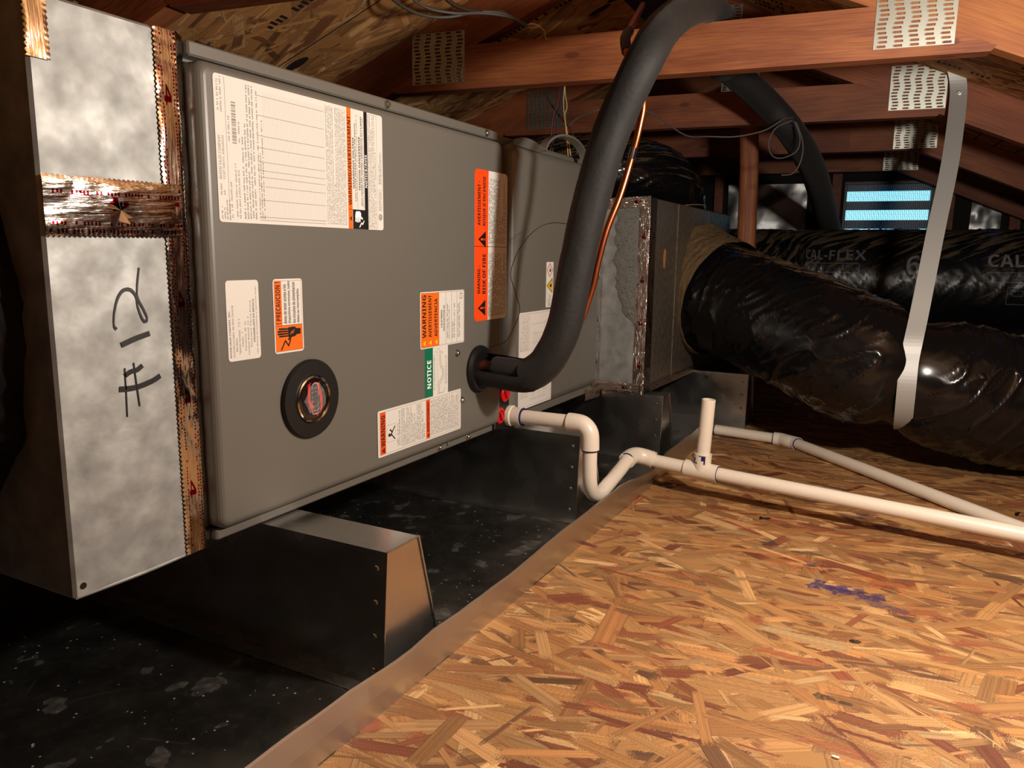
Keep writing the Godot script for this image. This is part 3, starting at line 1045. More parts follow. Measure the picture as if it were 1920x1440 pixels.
	M.white = mat(Color(0.82, 0.81, 0.78), 0.5)
	M.chrome = mat(Color(0.82, 0.82, 0.82), 0.12, 1.0)
	M.marker = mat(Color(0.045, 0.035, 0.05), 0.45)
	M.paper_black = triplanar(bump(mat(Color(0.055, 0.056, 0.062), 0.85), n_fine, 0.5), 2.0)
	M.board = triplanar(bump(mat(Color(0.56, 0.53, 0.48), 0.46, 0.65), n_crinkle, 0.25), 5.0)
	M.board.albedo_texture = noise_grey(14, 0.02, 0.75, 1.0)
	M.board.roughness_texture = noise_grey(15, 0.02, 0.6, 1.0)
	var mi := sheet(256, 256, Color(0.42, 0.42, 0.40))
	var rm := RandomNumberGenerator.new(); rm.seed = 2
	for i in 420: disc(mi, Vector2(rm.randf() * 256, rm.randf() * 256), rm.randf_range(0.8, 3.4), rm.randf_range(0.6, 2.0), Color(0.10, 0.10, 0.10))
	M.mastic = triplanar(bump(paint(tex(mi), 0.8), n_fine, 1.0), 9.0)
	M.tan = triplanar(bump(mat(Color(0.40, 0.32, 0.21), 0.8), n_crinkle, 0.7), 4.0)
	M.insul = triplanar(bump(mat(Color(0.38, 0.34, 0.30), 0.95), n_crinkle, 1.0), 3.0)
	M.film = bump(mat(Color(0.045, 0.046, 0.050), 0.20), n_crinkle, 0.55)
	M.film = triplanar(M.film, 3.5)
	M.wire_grey = mat(Color(0.30, 0.29, 0.28), 0.5)
	M.wire_brown = mat(Color(0.20, 0.13, 0.10), 0.5)
	M.wire_black = mat(Color(0.04, 0.04, 0.04), 0.5)
	M.wire_red = mat(Color(0.42, 0.07, 0.07), 0.5)
	M.wire_blue = mat(Color(0.14, 0.12, 0.26), 0.5)
	M.wire_yellow = mat(Color(0.72, 0.60, 0.36), 0.5)
	M.louvre = mat(Color(0.55, 0.55, 0.53), 0.55, 0.6)

# work light on a stand, to the right of the view
func work_light() -> void:
	var t := thing("work_light", "bare LED bulb lamp hanging on a cord from the nearest truss", "lamp", Vector3(LAMP.x, 0, LAMP.z))
	part(t, "socket", lathe_mesh([Vector2(0, LAMP.y + 0.034), Vector2(0.019, LAMP.y + 0.034), Vector2(0.016, LAMP.y + 0.075), Vector2(0.004, LAMP.y + 0.085), Vector2(0, LAMP.y + 0.085)], 20), M.black)
	part(t, "cord", tube_mesh([Vector3(0, LAMP.y + 0.08, 0), Vector3(0, 0.80, 0), Vector3(0, 0.845, 0)], 0.003, 8, 0.01), M.black)
	part(t, "hook", tube_mesh([Vector3(0, 0.838, 0.003), Vector3(0, 0.852, 0.0), Vector3(0, 0.850, -0.03), Vector3(0, 0.850, -0.105)], 0.002, 8, 0.005), M.screw)
	var g := mat(Color(1, 0.95, 0.88), 0.4)
	g.emission_enabled = true
	g.emission = Color(1.0, 0.955, 0.90)
	g.emission_energy_multiplier = 6.0
	var s := SphereMesh.new()
	s.radius = 0.036; s.height = 0.072; s.radial_segments = 24; s.rings = 12
	part(t, "bulb", s, g, Transform3D(Basis(), Vector3(0, LAMP.y, 0)))
	var l := OmniLight3D.new()
	l.name = "bulb_light"
	t.add_child(l)
	l.position = Vector3(0, LAMP.y, 0)
	l.light_color = Color(1.0, 0.955, 0.90)
	l.light_energy = 0.86
	l.light_size = 0.034
	l.omni_range = 12.0
	l.omni_attenuation = 2.0
	l.shadow_enabled = true

func roof_y(u: float) -> float: return 1.18 - 0.424 * absf(u + 0.332)

func build_shell() -> void:
	var f := structure("floor", "oriented strand board deck with purple primer stains")
	# board sheets of 1.0 m x 2.1 m, print of the strands repeats from sheet to sheet
	for i in range(-2, 3):
		for j in range(-2, 2):
			var x0 := -0.5 + i * 1.0
			var z0 := -2.1 + j * 2.1
			var mb := MB.new()
			var g := 0.0006
			var lo := Vector3(x0 + g, -0.018, z0 + g)
			var hi := Vector3(x0 + 1.0 - g, 0, z0 + 2.1 - g)
			add_box(mb, lo, hi, 0.0)
			for k in mb.v.size(): mb.t[k] = Vector2((mb.v[k].x - x0) / 1.0, (mb.v[k].z - z0) / 2.1)
			part(f, "floor_sheet", mb.mesh(), M.osb if i == 0 and j == 0 else M.osb_plain)
	part(f, "insulation_bed", box_mesh(Vector3(-4.2, -0.14, -4.6), Vector3(4.0, -0.03, 2.8)), M.insul)
	# roof boards with open joints
	for side in [-1.0, 1.0]:
		var c := structure("ceiling_left" if side < 0 else "ceiling_right", "sloping roof sheathing of printed strand board %s" % ("over the air handler" if side < 0 else "over the black flexible ducts"), "ceiling")
		c.rotation.y = HOUSE
		var sl := atan(0.424)
		for r in 3:
			for q in 4:
				var s0 := r * 1.0 + 0.002
				var s1 := minf(r * 1.0 + 0.998, 3.05)
				var k0 := -1.7 + q * 1.36 + 0.002
				var k1 := -1.7 + (q + 1) * 1.36 - 0.002
				var mb := MB.new()
				add_box(mb, Vector3(s0, 0, -k1), Vector3(s1, 0.014, -k0), 0.0, Transform3D(), 1.0 / 1.2)
				var o := part(c, "roof_board", mb.mesh(), M.roof)
				var b := Basis(Vector3.FORWARD, sl)
				if side < 0: b = Basis(Vector3.UP, PI) * b
				o.transform = Transform3D(b, Vector3(-0.332, 1.18, 0) + (Vector3(0, 0, 0) if side > 0 else Vector3.ZERO))
				if side < 0: o.position.z = 0.0
				# the left boards are turned about y, so shift them back along k
				if side < 0: o.transform.origin.z = -(k0 + k1)
	var w := structure("wall_front", "plywood gable wall behind the photographer")
	w.rotation.y = HOUSE
	part(w, "gable_board", prism_mesh([Vector2(-3.1, 0), Vector2(2.44, 0), Vector2(-0.332, 1.18)], 1.60, 1.62), M.roof)

func plate_mesh(w: float, h: float) -> ArrayMesh:
	var mb := MB.new()
	var nc := 5; var nr := 14
	var cw := w / nc; var ch := h / nr
	var th := 0.0014
	for c in nc:
		for r in nr:
			var x0 := -w / 2 + c * cw; var x1 := x0 + cw
			var y0 := -h / 2 + r * ch; var y1 := y0 + ch
			var off := sin(r * 1.1 + c * 0.6) * 0.0022
			var a0 := (x0 + x1) / 2 - 0.0062 + off; var a1 := (x0 + x1) / 2 + 0.0062 + off
			var b0 := y0 + ch * 0.26; var b1 := y1 - ch * 0.26
			var q := func(xa: float, ya: float, xb: float, yb: float) -> void:
				mb.quad(Vector3(xa, ya, th), Vector3(xb, ya, th), Vector3(xb, yb, th), Vector3(xa, yb, th))
			q.call(x0, y0, x1, b0); q.call(x0, b1, x1, y1); q.call(x0, b0, a0, b1); q.call(a1, b0, x1, b1)
			# walls of the punched slot, with a raised lip at one end where the tooth was bent
			mb.quad(Vector3(a0, b0, th), Vector3(a1, b0, th), Vector3(a1, b0, 0), Vector3(a0, b0, 0))
			mb.quad(Vector3(a1, b1, th), Vector3(a0, b1, th), Vector3(a0, b1, 0), Vector3(a1, b1, 0))
			add_box(mb, Vector3(a0 - 0.0016, b0, 0), Vector3(a0, b1, th + 0.0012), 0.0004)
			add_box(mb, Vector3(a1, b0, 0), Vector3(a1 + 0.0010, b1, th + 0.0008), 0.0003)
			add_box(mb, Vector3(a0, b1, 0), Vector3(a1, b1 + 0.0007, th + 0.0007), 0.0002)
	for s in [[-w / 2, -h / 2, w / 2, -h / 2], [w / 2, -h / 2, w / 2, h / 2], [w / 2, h / 2, -w / 2, h / 2], [-w / 2, h / 2, -w / 2, -h / 2]]:
		mb.quad(Vector3(s[0], s[1], 0), Vector3(s[2], s[3], 0), Vector3(s[2], s[3], th), Vector3(s[0], s[1], th))
	return mb.mesh()

func build_trusses() -> void:
	var pm := plate_mesh(0.127, 0.106)
	var us := Vector2(1.0 / 1.6, 10.0)
	var where := ["over the return duct box", "crossed by the black insulated line", "carrying the hanger strap", "with the hanger strap shadow across its nail plate", "standing against the gable vent wall"]
	for i in 5:
		var k := 0.927 + i * 0.65
		var t := thing("roof_truss", "fir roof truss with toothed nail plates, %s" % where[i], "truss", Vector3.ZERO, HOUSE, "roof trusses")
		var z1 := -k; var z0 := -k - 0.038
		var uo := Vector2(0.13 * i + 0.57, -8.33 + 0.0)
		var wood: Array = M.fir
		part(t, "tie_beam", prism_mesh([Vector2(-0.908, 0.833), Vector2(0.244, 0.833), Vector2(0.252, 0.842), Vector2(0.064, 0.922), Vector2(-0.728, 0.922), Vector2(-0.918, 0.842)], z0, z1, Transform3D(), us, uo), wood[i % 3])
		for s in [-1.0, 1.0]:
			# rafter: lower edge through the end of the tie beam, 96 mm deep
			var ln := 2.55
			var lo := 1.084
			var poly := [Vector2(-0.332, lo), Vector2(-0.332 + s * ln, lo - 0.424 * ln), Vector2(-0.332 + s * ln, lo - 0.424 * ln + 0.0955), Vector2(-0.332, lo + 0.0955)]
			if s > 0: pass
			else: poly.reverse()
			var mb := MB.new()
			# grain runs along the slope: build flat then tilt by uv
			add_prism(mb, poly, z0 - 0.0004, z1 - 0.0004)
			for q in mb.v.size():
				var p := mb.v[q]
				mb.t[q] = Vector2(p.x / 1.6 + 0.3 * i, (p.y + s * (p.x + 0.332) * 0.424 - lo + (p.z - z1)) * 10.0)
			part(t, "rafter", mb.mesh(), wood[3] if s > 0 and i < 2 else wood[(i + 1) % 3])
		for pl in [Vector2(-0.803, 0.900), Vector2(0.124, 0.902), Vector2(-0.300, 1.085)]:
			var off := Vector2.ZERO
			if i == 2: off = Vector2(0.026 if pl.x < -0.5 else (0.072 if pl.x > 0 else 0.0), 0.002)
			if i == 3: off = Vector2(0.135 if pl.x > 0 else 0.0, -0.012)
			if i == 4: off = Vector2(0.15 if pl.x > 0 else 0.0, -0.015)
			part(t, "nail_plate", pm, M.plate, Transform3D(Basis(), Vector3(pl.x + off.x, pl.y + off.y, z1 + 0.0001)), "galvanized toothed nail plate")
	var ps := thing("attic_post", "rough fir post with a waney edge under the middle truss beam", "post", Vector3.ZERO, HOUSE)
	var mb := MB.new()
	var pts := []
	for i in 13: pts.append(Vector3(-0.225 + 0.025 * i / 6.0 + 0.003 * sin(i * 0.9), 0.90 - 0.899 * i / 12.0, -2.425))
	var wa := fnl(66, 9.0, 2)
	add_tube(mb, spline(pts, 0.02), func(s: float, a: float, _t: float) -> float:
		var sq := 0.026 / maxf(absf(cos(a)), absf(sin(a)))
		return minf(sq, 0.031 + 0.003 * wa.get_noise_1d(s)), 24)
	for q in mb.v.size(): mb.t[q] = Vector2(mb.t[q].x * 0.5, mb.t[q].y * 1.2)
	part(ps, "trunk", mb.mesh(), M.fir[1])

func build_gable() -> void:
	var w := structure("wall_back", "gable wall lined with black building paper")
	w.rotation.y = HOUSE
	var z0 := -3.66; var z1 := -3.64
	var h := func(u: float) -> float: return roof_y(u)
	var a := 0.088; var b := 0.408; var y0 := 0.36; var y1 := 0.790
	var polys := [
		[Vector2(-3.1, 0), Vector2(a, 0), Vector2(a, h.call(a)), Vector2(-0.332, 1.18)],
		[Vector2(b, 0), Vector2(2.44, 0), Vector2(b, h.call(b))],
		[Vector2(a, 0), Vector2(b, 0), Vector2(b, y0), Vector2(a, y0)],
		[Vector2(a, y1), Vector2(b, y1), Vector2(b, h.call(b)), Vector2(a, h.call(a))]]
	for p in polys: part(w, "wall_lining", prism_mesh(p, z0, z1), M.paper_black)
	for u in [-0.90, -0.44, 0.045, 0.470, 0.705, 1.15]:
		var top: float = minf(0.833, roof_y(u) - 0.03)
		part(w, "wall_stud", box_mesh(Vector3(u - 0.019, 0.002, -3.64), Vector3(u + 0.019, top, -3.60), 0.001, 1.0), M.fir[2])
	var v := thing("gable_vent", "louvered metal gable vent with wire screen and blue sky behind", "vent", Vector3.ZERO, HOUSE)
	for i in 6:
		var y := 0.390 + i * 0.0785
		var mb := MB.new()
		var xf := Transform3D(Basis(Vector3.RIGHT, deg_to_rad(-38)), Vector3((a + b) / 2, y, -3.672))
		add_box(mb, Vector3(-(b - a) / 2, -0.0012, -0.027), Vector3((b - a) / 2, 0.0012, 0.027), 0.0004, xf)
		part(v, "louver_blade", mb.mesh(), M.louvre)
	var fr := MB.new()
	add_box(fr, Vector3(a - 0.012, y0, -3.70), Vector3(a, y1, -3.636), 0.001); add_box(fr, Vector3(b, y0, -3.70), Vector3(b + 0.012, y1, -3.636), 0.001)
	add_box(fr, Vector3(a - 0.012, y1, -3.70), Vector3(b + 0.012, y1 + 0.012, -3.636), 0.001); add_box(fr, Vector3(a - 0.012, y0 - 0.012, -3.70), Vector3(b + 0.012, y0, -3.636), 0.001)
	part(v, "vent_frame", fr.mesh(), M.black)
	var sc := MB.new()
	var n := 46
	for i in n:
		var x := lerpf(a, b, (i + 0.5) / n)
		add_box(sc, Vector3(x - 0.0009, y0, -3.6395), Vector3(x + 0.0009, y1, -3.6385))
	for i in 60:
		var y := lerpf(y0, y1, (i + 0.5) / 60)
		add_box(sc, Vector3(a, y - 0.0005, -3.6385), Vector3(b, y + 0.0005, -3.6377))
	var s := part(v, "wire_screen", sc.mesh(), mat(Color(0.60, 0.60, 0.58), 0.5, 0.2))
	s.set_meta("kind", "stuff")
	# foil faced sheets in the bays beside the vent
	var rects := [[-0.400, -0.070, 0.36, 0.797, "foil faced sheet in the wall bay beside the rough post"], [0.552, 0.660, 0.36, 0.780, "narrow foil faced sheet in the wall bay beyond the hanger strap"]]
	for q in rects:
		var fo := thing("foil_sheet", q[4], "foil sheet", Vector3((q[0] + q[1]) / 2, q[2], -3.632).rotated(Vector3.UP, HOUSE), HOUSE)
		var mb := MB.new()
		var nx := 16; var ny := 20
		var nz := fnl(int(q[0] * 100) + 200, 7.0, 3)
		var ww: float = q[1] - q[0]
		var hh: float = q[3] - q[2]
		var P := func(i: int, j: int) -> Vector3:
			var x := ww * (float(i) / nx - 0.5); var y := hh * float(j) / ny
			return Vector3(x, y, 0.012 + nz.get_noise_2d(x, y) * 0.012)
		add_box(mb, Vector3(-ww / 2, 0, -0.006), Vector3(ww / 2, hh, -0.002))
		part(fo, "backing", mb.mesh(), M.paper_black)
		part(fo, "foil_face", sheet_mesh(P, nx, ny, Vector3.BACK), M.wallfoil)

# ---------------------------------------------------------------- pan and stands
func build_pan_and_stands() -> void:
	var t := thing("drain_pan", "long galvanized drain pan with a low folded lip", "pan")
	var x0 := -1.34; var x1 := -0.4647; var z0 := -2.07; var z1 := 0.25
	part(t, "pan_floor", box_mesh(Vector3(x0, 0.0005, z0), Vector3(x1, 0.0025, z1)), M.pan)
	var nz := fnl(301, 1.6, 3)
	# front lip: slightly wavy strip with a hemmed top edge
	var mb := MB.new()
	var m := 90
	var prev := []
	for i in m + 1:
		var z := lerpf(z1, z0, float(i) / m)
		var wob := nz.get_noise_1d(z * 2.0) * 0.004
		var hh := 0.052 + nz.get_noise_1d(z * 1.3 + 40.0) * 0.010
		if z < -1.40 and z > -1.62: hh -= 0.012 * sin(PI * (z + 1.62) / 0.22)
		var cur := [Vector3(x1, 0.0, z), Vector3(x1 + 0.001 + wob, hh * 0.5, z), Vector3(x1 + wob * 2.0, hh - 0.003, z), Vector3(x1 + wob * 2.0 - 0.001, hh, z), Vector3(x1 + wob * 2.0 - 0.003, hh - 0.001, z), Vector3(x1 + wob * 2.0 - 0.002, hh - 0.004, z), Vector3(x1 + wob - 0.001, hh * 0.5, z), Vector3(x1 - 0.002, 0.002, z)]
		if i > 0:
			for e in 7: mb.quad(prev[e], prev[e + 1], cur[e + 1], cur[e])
		prev = cur
	# winding: outward side first
	part(t, "side_lip", flipped(mb).mesh(), M.lip)
	part(t, "side_lip", box_mesh(Vector3(x0 - 0.002, 0, z0), Vector3(x0, 0.052, z1), 0.0005), M.lip)
	part(t, "end_lip", box_mesh(Vector3(x0, 0, z0 - 0.002), Vector3(x1, 0.052, z0), 0.0005), M.lip)
	part(t, "end_lip", box_mesh(Vector3(x0, 0, z1), Vector3(x1, 0.052, z1 + 0.002), 0.0005), M.lip)
	var spec := [
		[-0.642, -0.702, -0.745, -0.488, "bright sheet metal stand under the front of the air handler"],
		[-1.256, -1.316, -1.372, -0.518, "sheet metal stand beside the drain trap"],
		[-1.745, -1.800, -1.850, -0.512, "sheet metal stand under the taped joint of the supply plenum"],
		[-2.200, -2.265, -2.310, -0.402, "sheet metal stand on the deck behind the drain pan"]]
	for i in 4:
		var s: Array = spec[i]
		var y0 := 0.0028 if i < 3 else 0.0003
		var yt := 0.1595
		if i >= 2: yt = 0.1565
		var o := thing("equipment_stand", s[4], "stand", Vector3(0, 0, 0), 0.0, "sheet metal equipment stands")
		# cross-section in (z, y), extruded along x
		var zn: float = s[0]; var zf: float = s[1]; var zb: float = s[2]; var xe: float = s[3]
		var xi := -1.22
		var b := MB.new()
		var zn0 := zn + 0.012
		var A := Vector3(xe, yt, zn); var B := Vector3(xe, yt, zf); var Cc := Vector3(xe, y0, zb); var D := Vector3(xe, y0, zn0)
		var d := Vector3(xi - xe, 0, 0)
		b.quad(A, B, B + d, A + d); b.quad(B, Cc, Cc + d, B + d); b.quad(D, A, A + d, D + d)
		b.quad(D + d, A + d, B + d, Cc + d)
		part(o, "body", outward(b, Vector3((xe + xi) / 2, 0.08, (zn + zb) / 2)).mesh(), M.bright)
		var e := MB.new()
		var ix := Vector3(-0.0015, 0, 0)
		e.quad(A + ix, B + ix, Cc + ix, D + ix)
		part(o, "end_cap", outward(e, Vector3(xi, 0.08, zn)).mesh(), M.bright)
		# folded rim around the end
		var rim := MB.new()
		for q in [[A, B], [B, Cc], [D, A]]:
			add_tube(rim, PackedVector3Array([q[0], (q[0] + q[1]) * 0.5, q[1]]), 0.0012, 8)
		part(o, "folded_rim", rim.mesh(), M.bright)
		part(o, "base_flange", box_mesh(Vector3(xi, y0, zn0), Vector3(xe, y0 + 0.0012, zn0 + 0.018), 0.0003), M.bright)
		for r in 4:
			var y := lerpf(0.022, yt - 0.02, r / 3.0)
			var rv := lathe_mesh([Vector2(0.0034, 0), Vector2(0.0026, 0.0014), Vector2(0, 0.002)], 12)
			part(o, "rivet", rv, M.screw, Transform3D(Basis(Vector3.RIGHT, PI / 2), Vector3(xe - 0.014, y, lerpf(zn0, zn, (y - y0) / (yt - y0)))))

func flipped(mb: MB) -> MB:
	for i in range(0, mb.ix.size(), 3):
		var q := mb.ix[i + 1]
		mb.ix[i + 1] = mb.ix[i + 2]; mb.ix[i + 2] = q
	for i in mb.n.size(): mb.n[i] = -mb.n[i]
	return mb

# turn every face away from the point c
func outward(mb: MB, c: Vector3) -> MB:
	for i in range(0, mb.ix.size(), 3):
		var a := mb.ix[i]
		var b := mb.ix[i + 1]
		var d := mb.ix[i + 2]
		var g := (mb.v[a] + mb.v[b] + mb.v[d]) / 3.0 - c
		var fn := (mb.v[b] - mb.v[a]).cross(mb.v[d] - mb.v[a]).normalized()
		if fn.dot(g) < 0: fn = -fn
		for q in [a, b, d]:
			if mb.n[q].dot(fn) < 0: mb.n[q] = -mb.n[q]
		var f := (mb.v[d] - mb.v[a]).cross(mb.v[b] - mb.v[a])
		if f.dot(mb.n[a]) < 0:
			mb.ix[i + 1] = d; mb.ix[i + 2] = b
	return mb

# ---------------------------------------------------------------- tape strip: grid with serrated edges and small creases
func tape_strip(a: Vector3, b: Vector3, wide: Vector3, nn: Vector3, seed_: int, v0 := 0.0) -> ArrayMesh:
	var mb := MB.new()
	var le := a.distance_to(b)
	var m := maxi(4, int(le / 0.0024))
	var nw := 10
	var nz := fnl(seed_, 11.0, 2)
	var lz := fnl(seed_ + 1, 5.0, 2)
	var pts := PackedVector3Array()
	for i in m + 1:
		var s := float(i) / m
		for j in nw + 1:
			var w := float(j) / nw * 2.0 - 1.0
			var zig := 0.0
			if j == 0 or j == nw: zig = (0.0014 if i % 2 == 0 else -0.0004) * signf(w)
			var h := 0.0012 + absf(nz.get_noise_2d(s * le, w * wide.length())) * 0.0015 + lz.get_noise_2d(s * le * 1.0, w * 0.02) * 0.0006
			if j == 0 or j == nw: h = 0.0007 if i % 2 == 0 else 0.0014
			pts.append(a.lerp(b, s) + wide * w + wide.normalized() * zig + nn * h)
	for i in m + 1:
		for j in nw + 1:
			var du := pts[i * (nw + 1) + mini(j + 1, nw)] - pts[i * (nw + 1) + maxi(j - 1, 0)]
			var dv := pts[mini(i + 1, m) * (nw + 1) + j] - pts[maxi(i - 1, 0) * (nw + 1) + j]
			var n := du.cross(dv).normalized()
			if n.dot(nn) < 0: n = -n
			mb.vert(pts[i * (nw + 1) + j], n, Vector2(float(j) / nw, v0 + float(i) / m * le / 0.5))
	for i in m:
		for j in nw:
			var q := i * (nw + 1) + j
			mb.tri_i(q, q + 1, q + nw + 2); mb.tri_i(q, q + nw + 2, q + nw + 1)
	# winding to match nn
	var f := (mb.v[mb.ix[2]] - mb.v[mb.ix[0]]).cross(mb.v[mb.ix[1]] - mb.v[mb.ix[0]])
	if f.dot(nn) < 0:
		for i in range(0, mb.ix.size(), 3):
			var q := mb.ix[i + 1]
			mb.ix[i + 1] = mb.ix[i + 2]; mb.ix[i + 2] = q
	return mb.mesh()

func marker_stroke(pts: Array, w: float) -> ArrayMesh:
	var mb := MB.new()
	var p3 := []
	for p in pts: p3.append(Vector3(-0.6672, p.y, p.x))
	var path := spline(p3, 0.0015)
	var m := path.size()
	var last := []
	for i in m:
		var tg := (path[mini(i + 1, m - 1)] - path[maxi(i - 1, 0)]).normalized()
		var sd := tg.cross(Vector3.RIGHT).normalized()
		# chisel tip: broad across the strokes that run along z
		var ww := w * lerpf(0.42, 1.15, absf(tg.z))
		var cur := [path[i] - sd * ww, path[i] + sd * ww]
		if i > 0:
			mb.quad(last[0], cur[0], cur[1], last[1])
		last = cur
	return outward(mb, Vector3(-3, 0.4, -0.5)).mesh()

func build_return_box() -> void:
	var t := thing("return_duct_box", "galvanized return duct box marked #12 in black marker", "duct box")
	var x1 := -0.668; var x0 := -1.24
	var y0 := 0.160; var y1 := 0.694; var z0 := -0.553; var z1 := -0.404
	var mb := MB.new()
	# pressed sheet body: slab with rounded corners facing +x, plus the closed end towards +z
	add_box(mb, Vector3(x0, y0, z0), Vector3(x1, y1, z1), 0.0028)
	part(t, "body", mb.mesh(), M.galv)
	var hem := MB.new()
	add_tube(hem, spline([Vector3(x1 - 0.003, y0 + 0.002, z1 - 0.002), Vector3(x1 - 0.001, y0 + 0.001, (z0 + z1) / 2), Vector3(x1 - 0.003, y0 + 0.002, z0)], 0.02), 0.0022, 10)
	part(t, "bottom_hem", hem.mesh(), M.galv)
	part(t, "screw_hole", lathe_mesh([Vector2(0.0032, 0), Vector2(0.0032, 0.0006), Vector2(0, 0.0006)], 14), M.black, Transform3D(Basis(Vector3.BACK, -PI / 2), Vector3(x1, 0.172, -0.413)))
	part(t, "foil_tape", tape_strip(Vector3(-0.6672, y0 + 0.002, -0.5400), Vector3(-0.6672, y1 + 0.0, -0.5375), Vector3(0, 0, 0.012), Vector3.RIGHT, 401), M.tape[0], Transform3D(), "shiny foil tape with red print")
	part(t, "foil_tape", tape_strip(Vector3(-0.6745, y0 - 0.002, -0.5605), Vector3(-0.6745, y1 + 0.001, -0.5590), Vector3(-0.0075, 0, -0.0100), Vector3(0.80, 0, -0.60), 402, 0.4), M.tape[0])
	part(t, "foil_tape", tape_strip(Vector3(-0.6660, 0.520, -0.405), Vector3(-0.6660, 0.522, -0.545), Vector3(0, 0.0255, 0), Vector3.RIGHT, 403), M.tape[0])
	part(t, "foil_tape", tape_strip(Vector3(-0.6665, 0.640, -0.412), Vector3(-0.6665, 0.6955, -0.412), Vector3(0, 0, 0.0095), Vector3.RIGHT, 404), M.tape[1])
	# crumpled star of tape
	var star := MB.new()
	var rg := RandomNumberGenerator.new(); rg.seed = 12
	for i in 11:
		var a := TAU * i / 11.0 + rg.randf_range(-0.2, 0.2)
		var r := rg.randf_range(0.010, 0.020)
		var c := Vector3(-0.6600, 0.519, -0.474)
		var p := Vector3(-0.6640, 0.519 + sin(a) * r, -0.474 + cos(a) * r)
		var q := Vector3(-0.6640, 0.519 + sin(a + 0.32) * r * 0.7, -0.474 + cos(a + 0.32) * r * 0.7)
		star.tri(c, p, q); star.tri(c, q, p + (q - p) * 2.0 + Vector3(-0.001, 0, 0))
	part(t, "tape_pucker", outward(star, Vector3(-3, 0.52, -0.474)).mesh(), M.chrome)
	# hand lettering #12, reading upwards
	var S := [
		[[Vector2(-0.4940, 0.4663), Vector2(-0.4905, 0.4468), Vector2(-0.4907, 0.4365), Vector2(-0.4962, 0.4250), Vector2(-0.4992, 0.4170), Vector2(-0.4973, 0.4140), Vector2(-0.4940, 0.4165), Vector2(-0.4900, 0.4280), Vector2(-0.4884, 0.4392), Vector2(-0.4828, 0.4454), Vector2(-0.4753, 0.4448), Vector2(-0.4692, 0.4375), Vector2(-0.4648, 0.4244), Vector2(-0.4635, 0.4127), Vector2(-0.4659, 0.4088)], 0.0016],
		[[Vector2(-0.4693, 0.3933), Vector2(-0.4848, 0.3982), Vector2(-0.5008, 0.4020)], 0.0024],
		[[Vector2(-0.4713, 0.3711), Vector2(-0.4710, 0.3486), Vector2(-0.4703, 0.3233)], 0.0016],
		[[Vector2(-0.4811, 0.3751), Vector2(-0.4825, 0.3556), Vector2(-0.4845, 0.3314)], 0.0016],
		[[Vector2(-0.4707, 0.3634), Vector2(-0.4776, 0.3668), Vector2(-0.4844, 0.3677), Vector2(-0.4905, 0.3713)], 0.0022],
		[[Vector2(-0.4641, 0.3514), Vector2(-0.4753, 0.3505), Vector2(-0.4870, 0.3514), Vector2(-0.5013, 0.3548), Vector2(-0.5097, 0.3586)], 0.0024]]
	for s in S: part(t, "marker_stroke", marker_stroke(s[0], s[1]), M.marker)

# ---------------------------------------------------------------- air handler
var FACE := Basis(Vector3(0, 1, 0), Vector3(0, 0, 1), Vector3(1, 0, 0))   # reading up, text top towards +z, out of the door

func sticker(t: Node3D, called: String, zr: Vector2, yr: Vector2, x: float, tx: Texture2D, label: String, r := 0.004) -> void:
	var w := yr.y - yr.x; var h := absf(zr.y - zr.x)
	var o := part(t, called, slab_mesh(w, h, r, [Vector2(0, 0), Vector2(0, 0.0004)], 4), paint(tx, 0.42), Transform3D(FACE, Vector3(x, (yr.x + yr.y) / 2, (zr.x + zr.y) / 2)), label)
	o.material_override.uv1_scale = Vector3.ONE

func bevel(r: float, d: float, n := 6) -> Array:
	var out := [Vector2(0, 0)]
	for i in n + 1:
		var a := PI / 2 * i / n
		out.append(Vector2(r * (1 - cos(a)), d - r + r * sin(a)) if d >= r else Vector2(r * (1 - cos(a)), d * sin(a)))
	return out

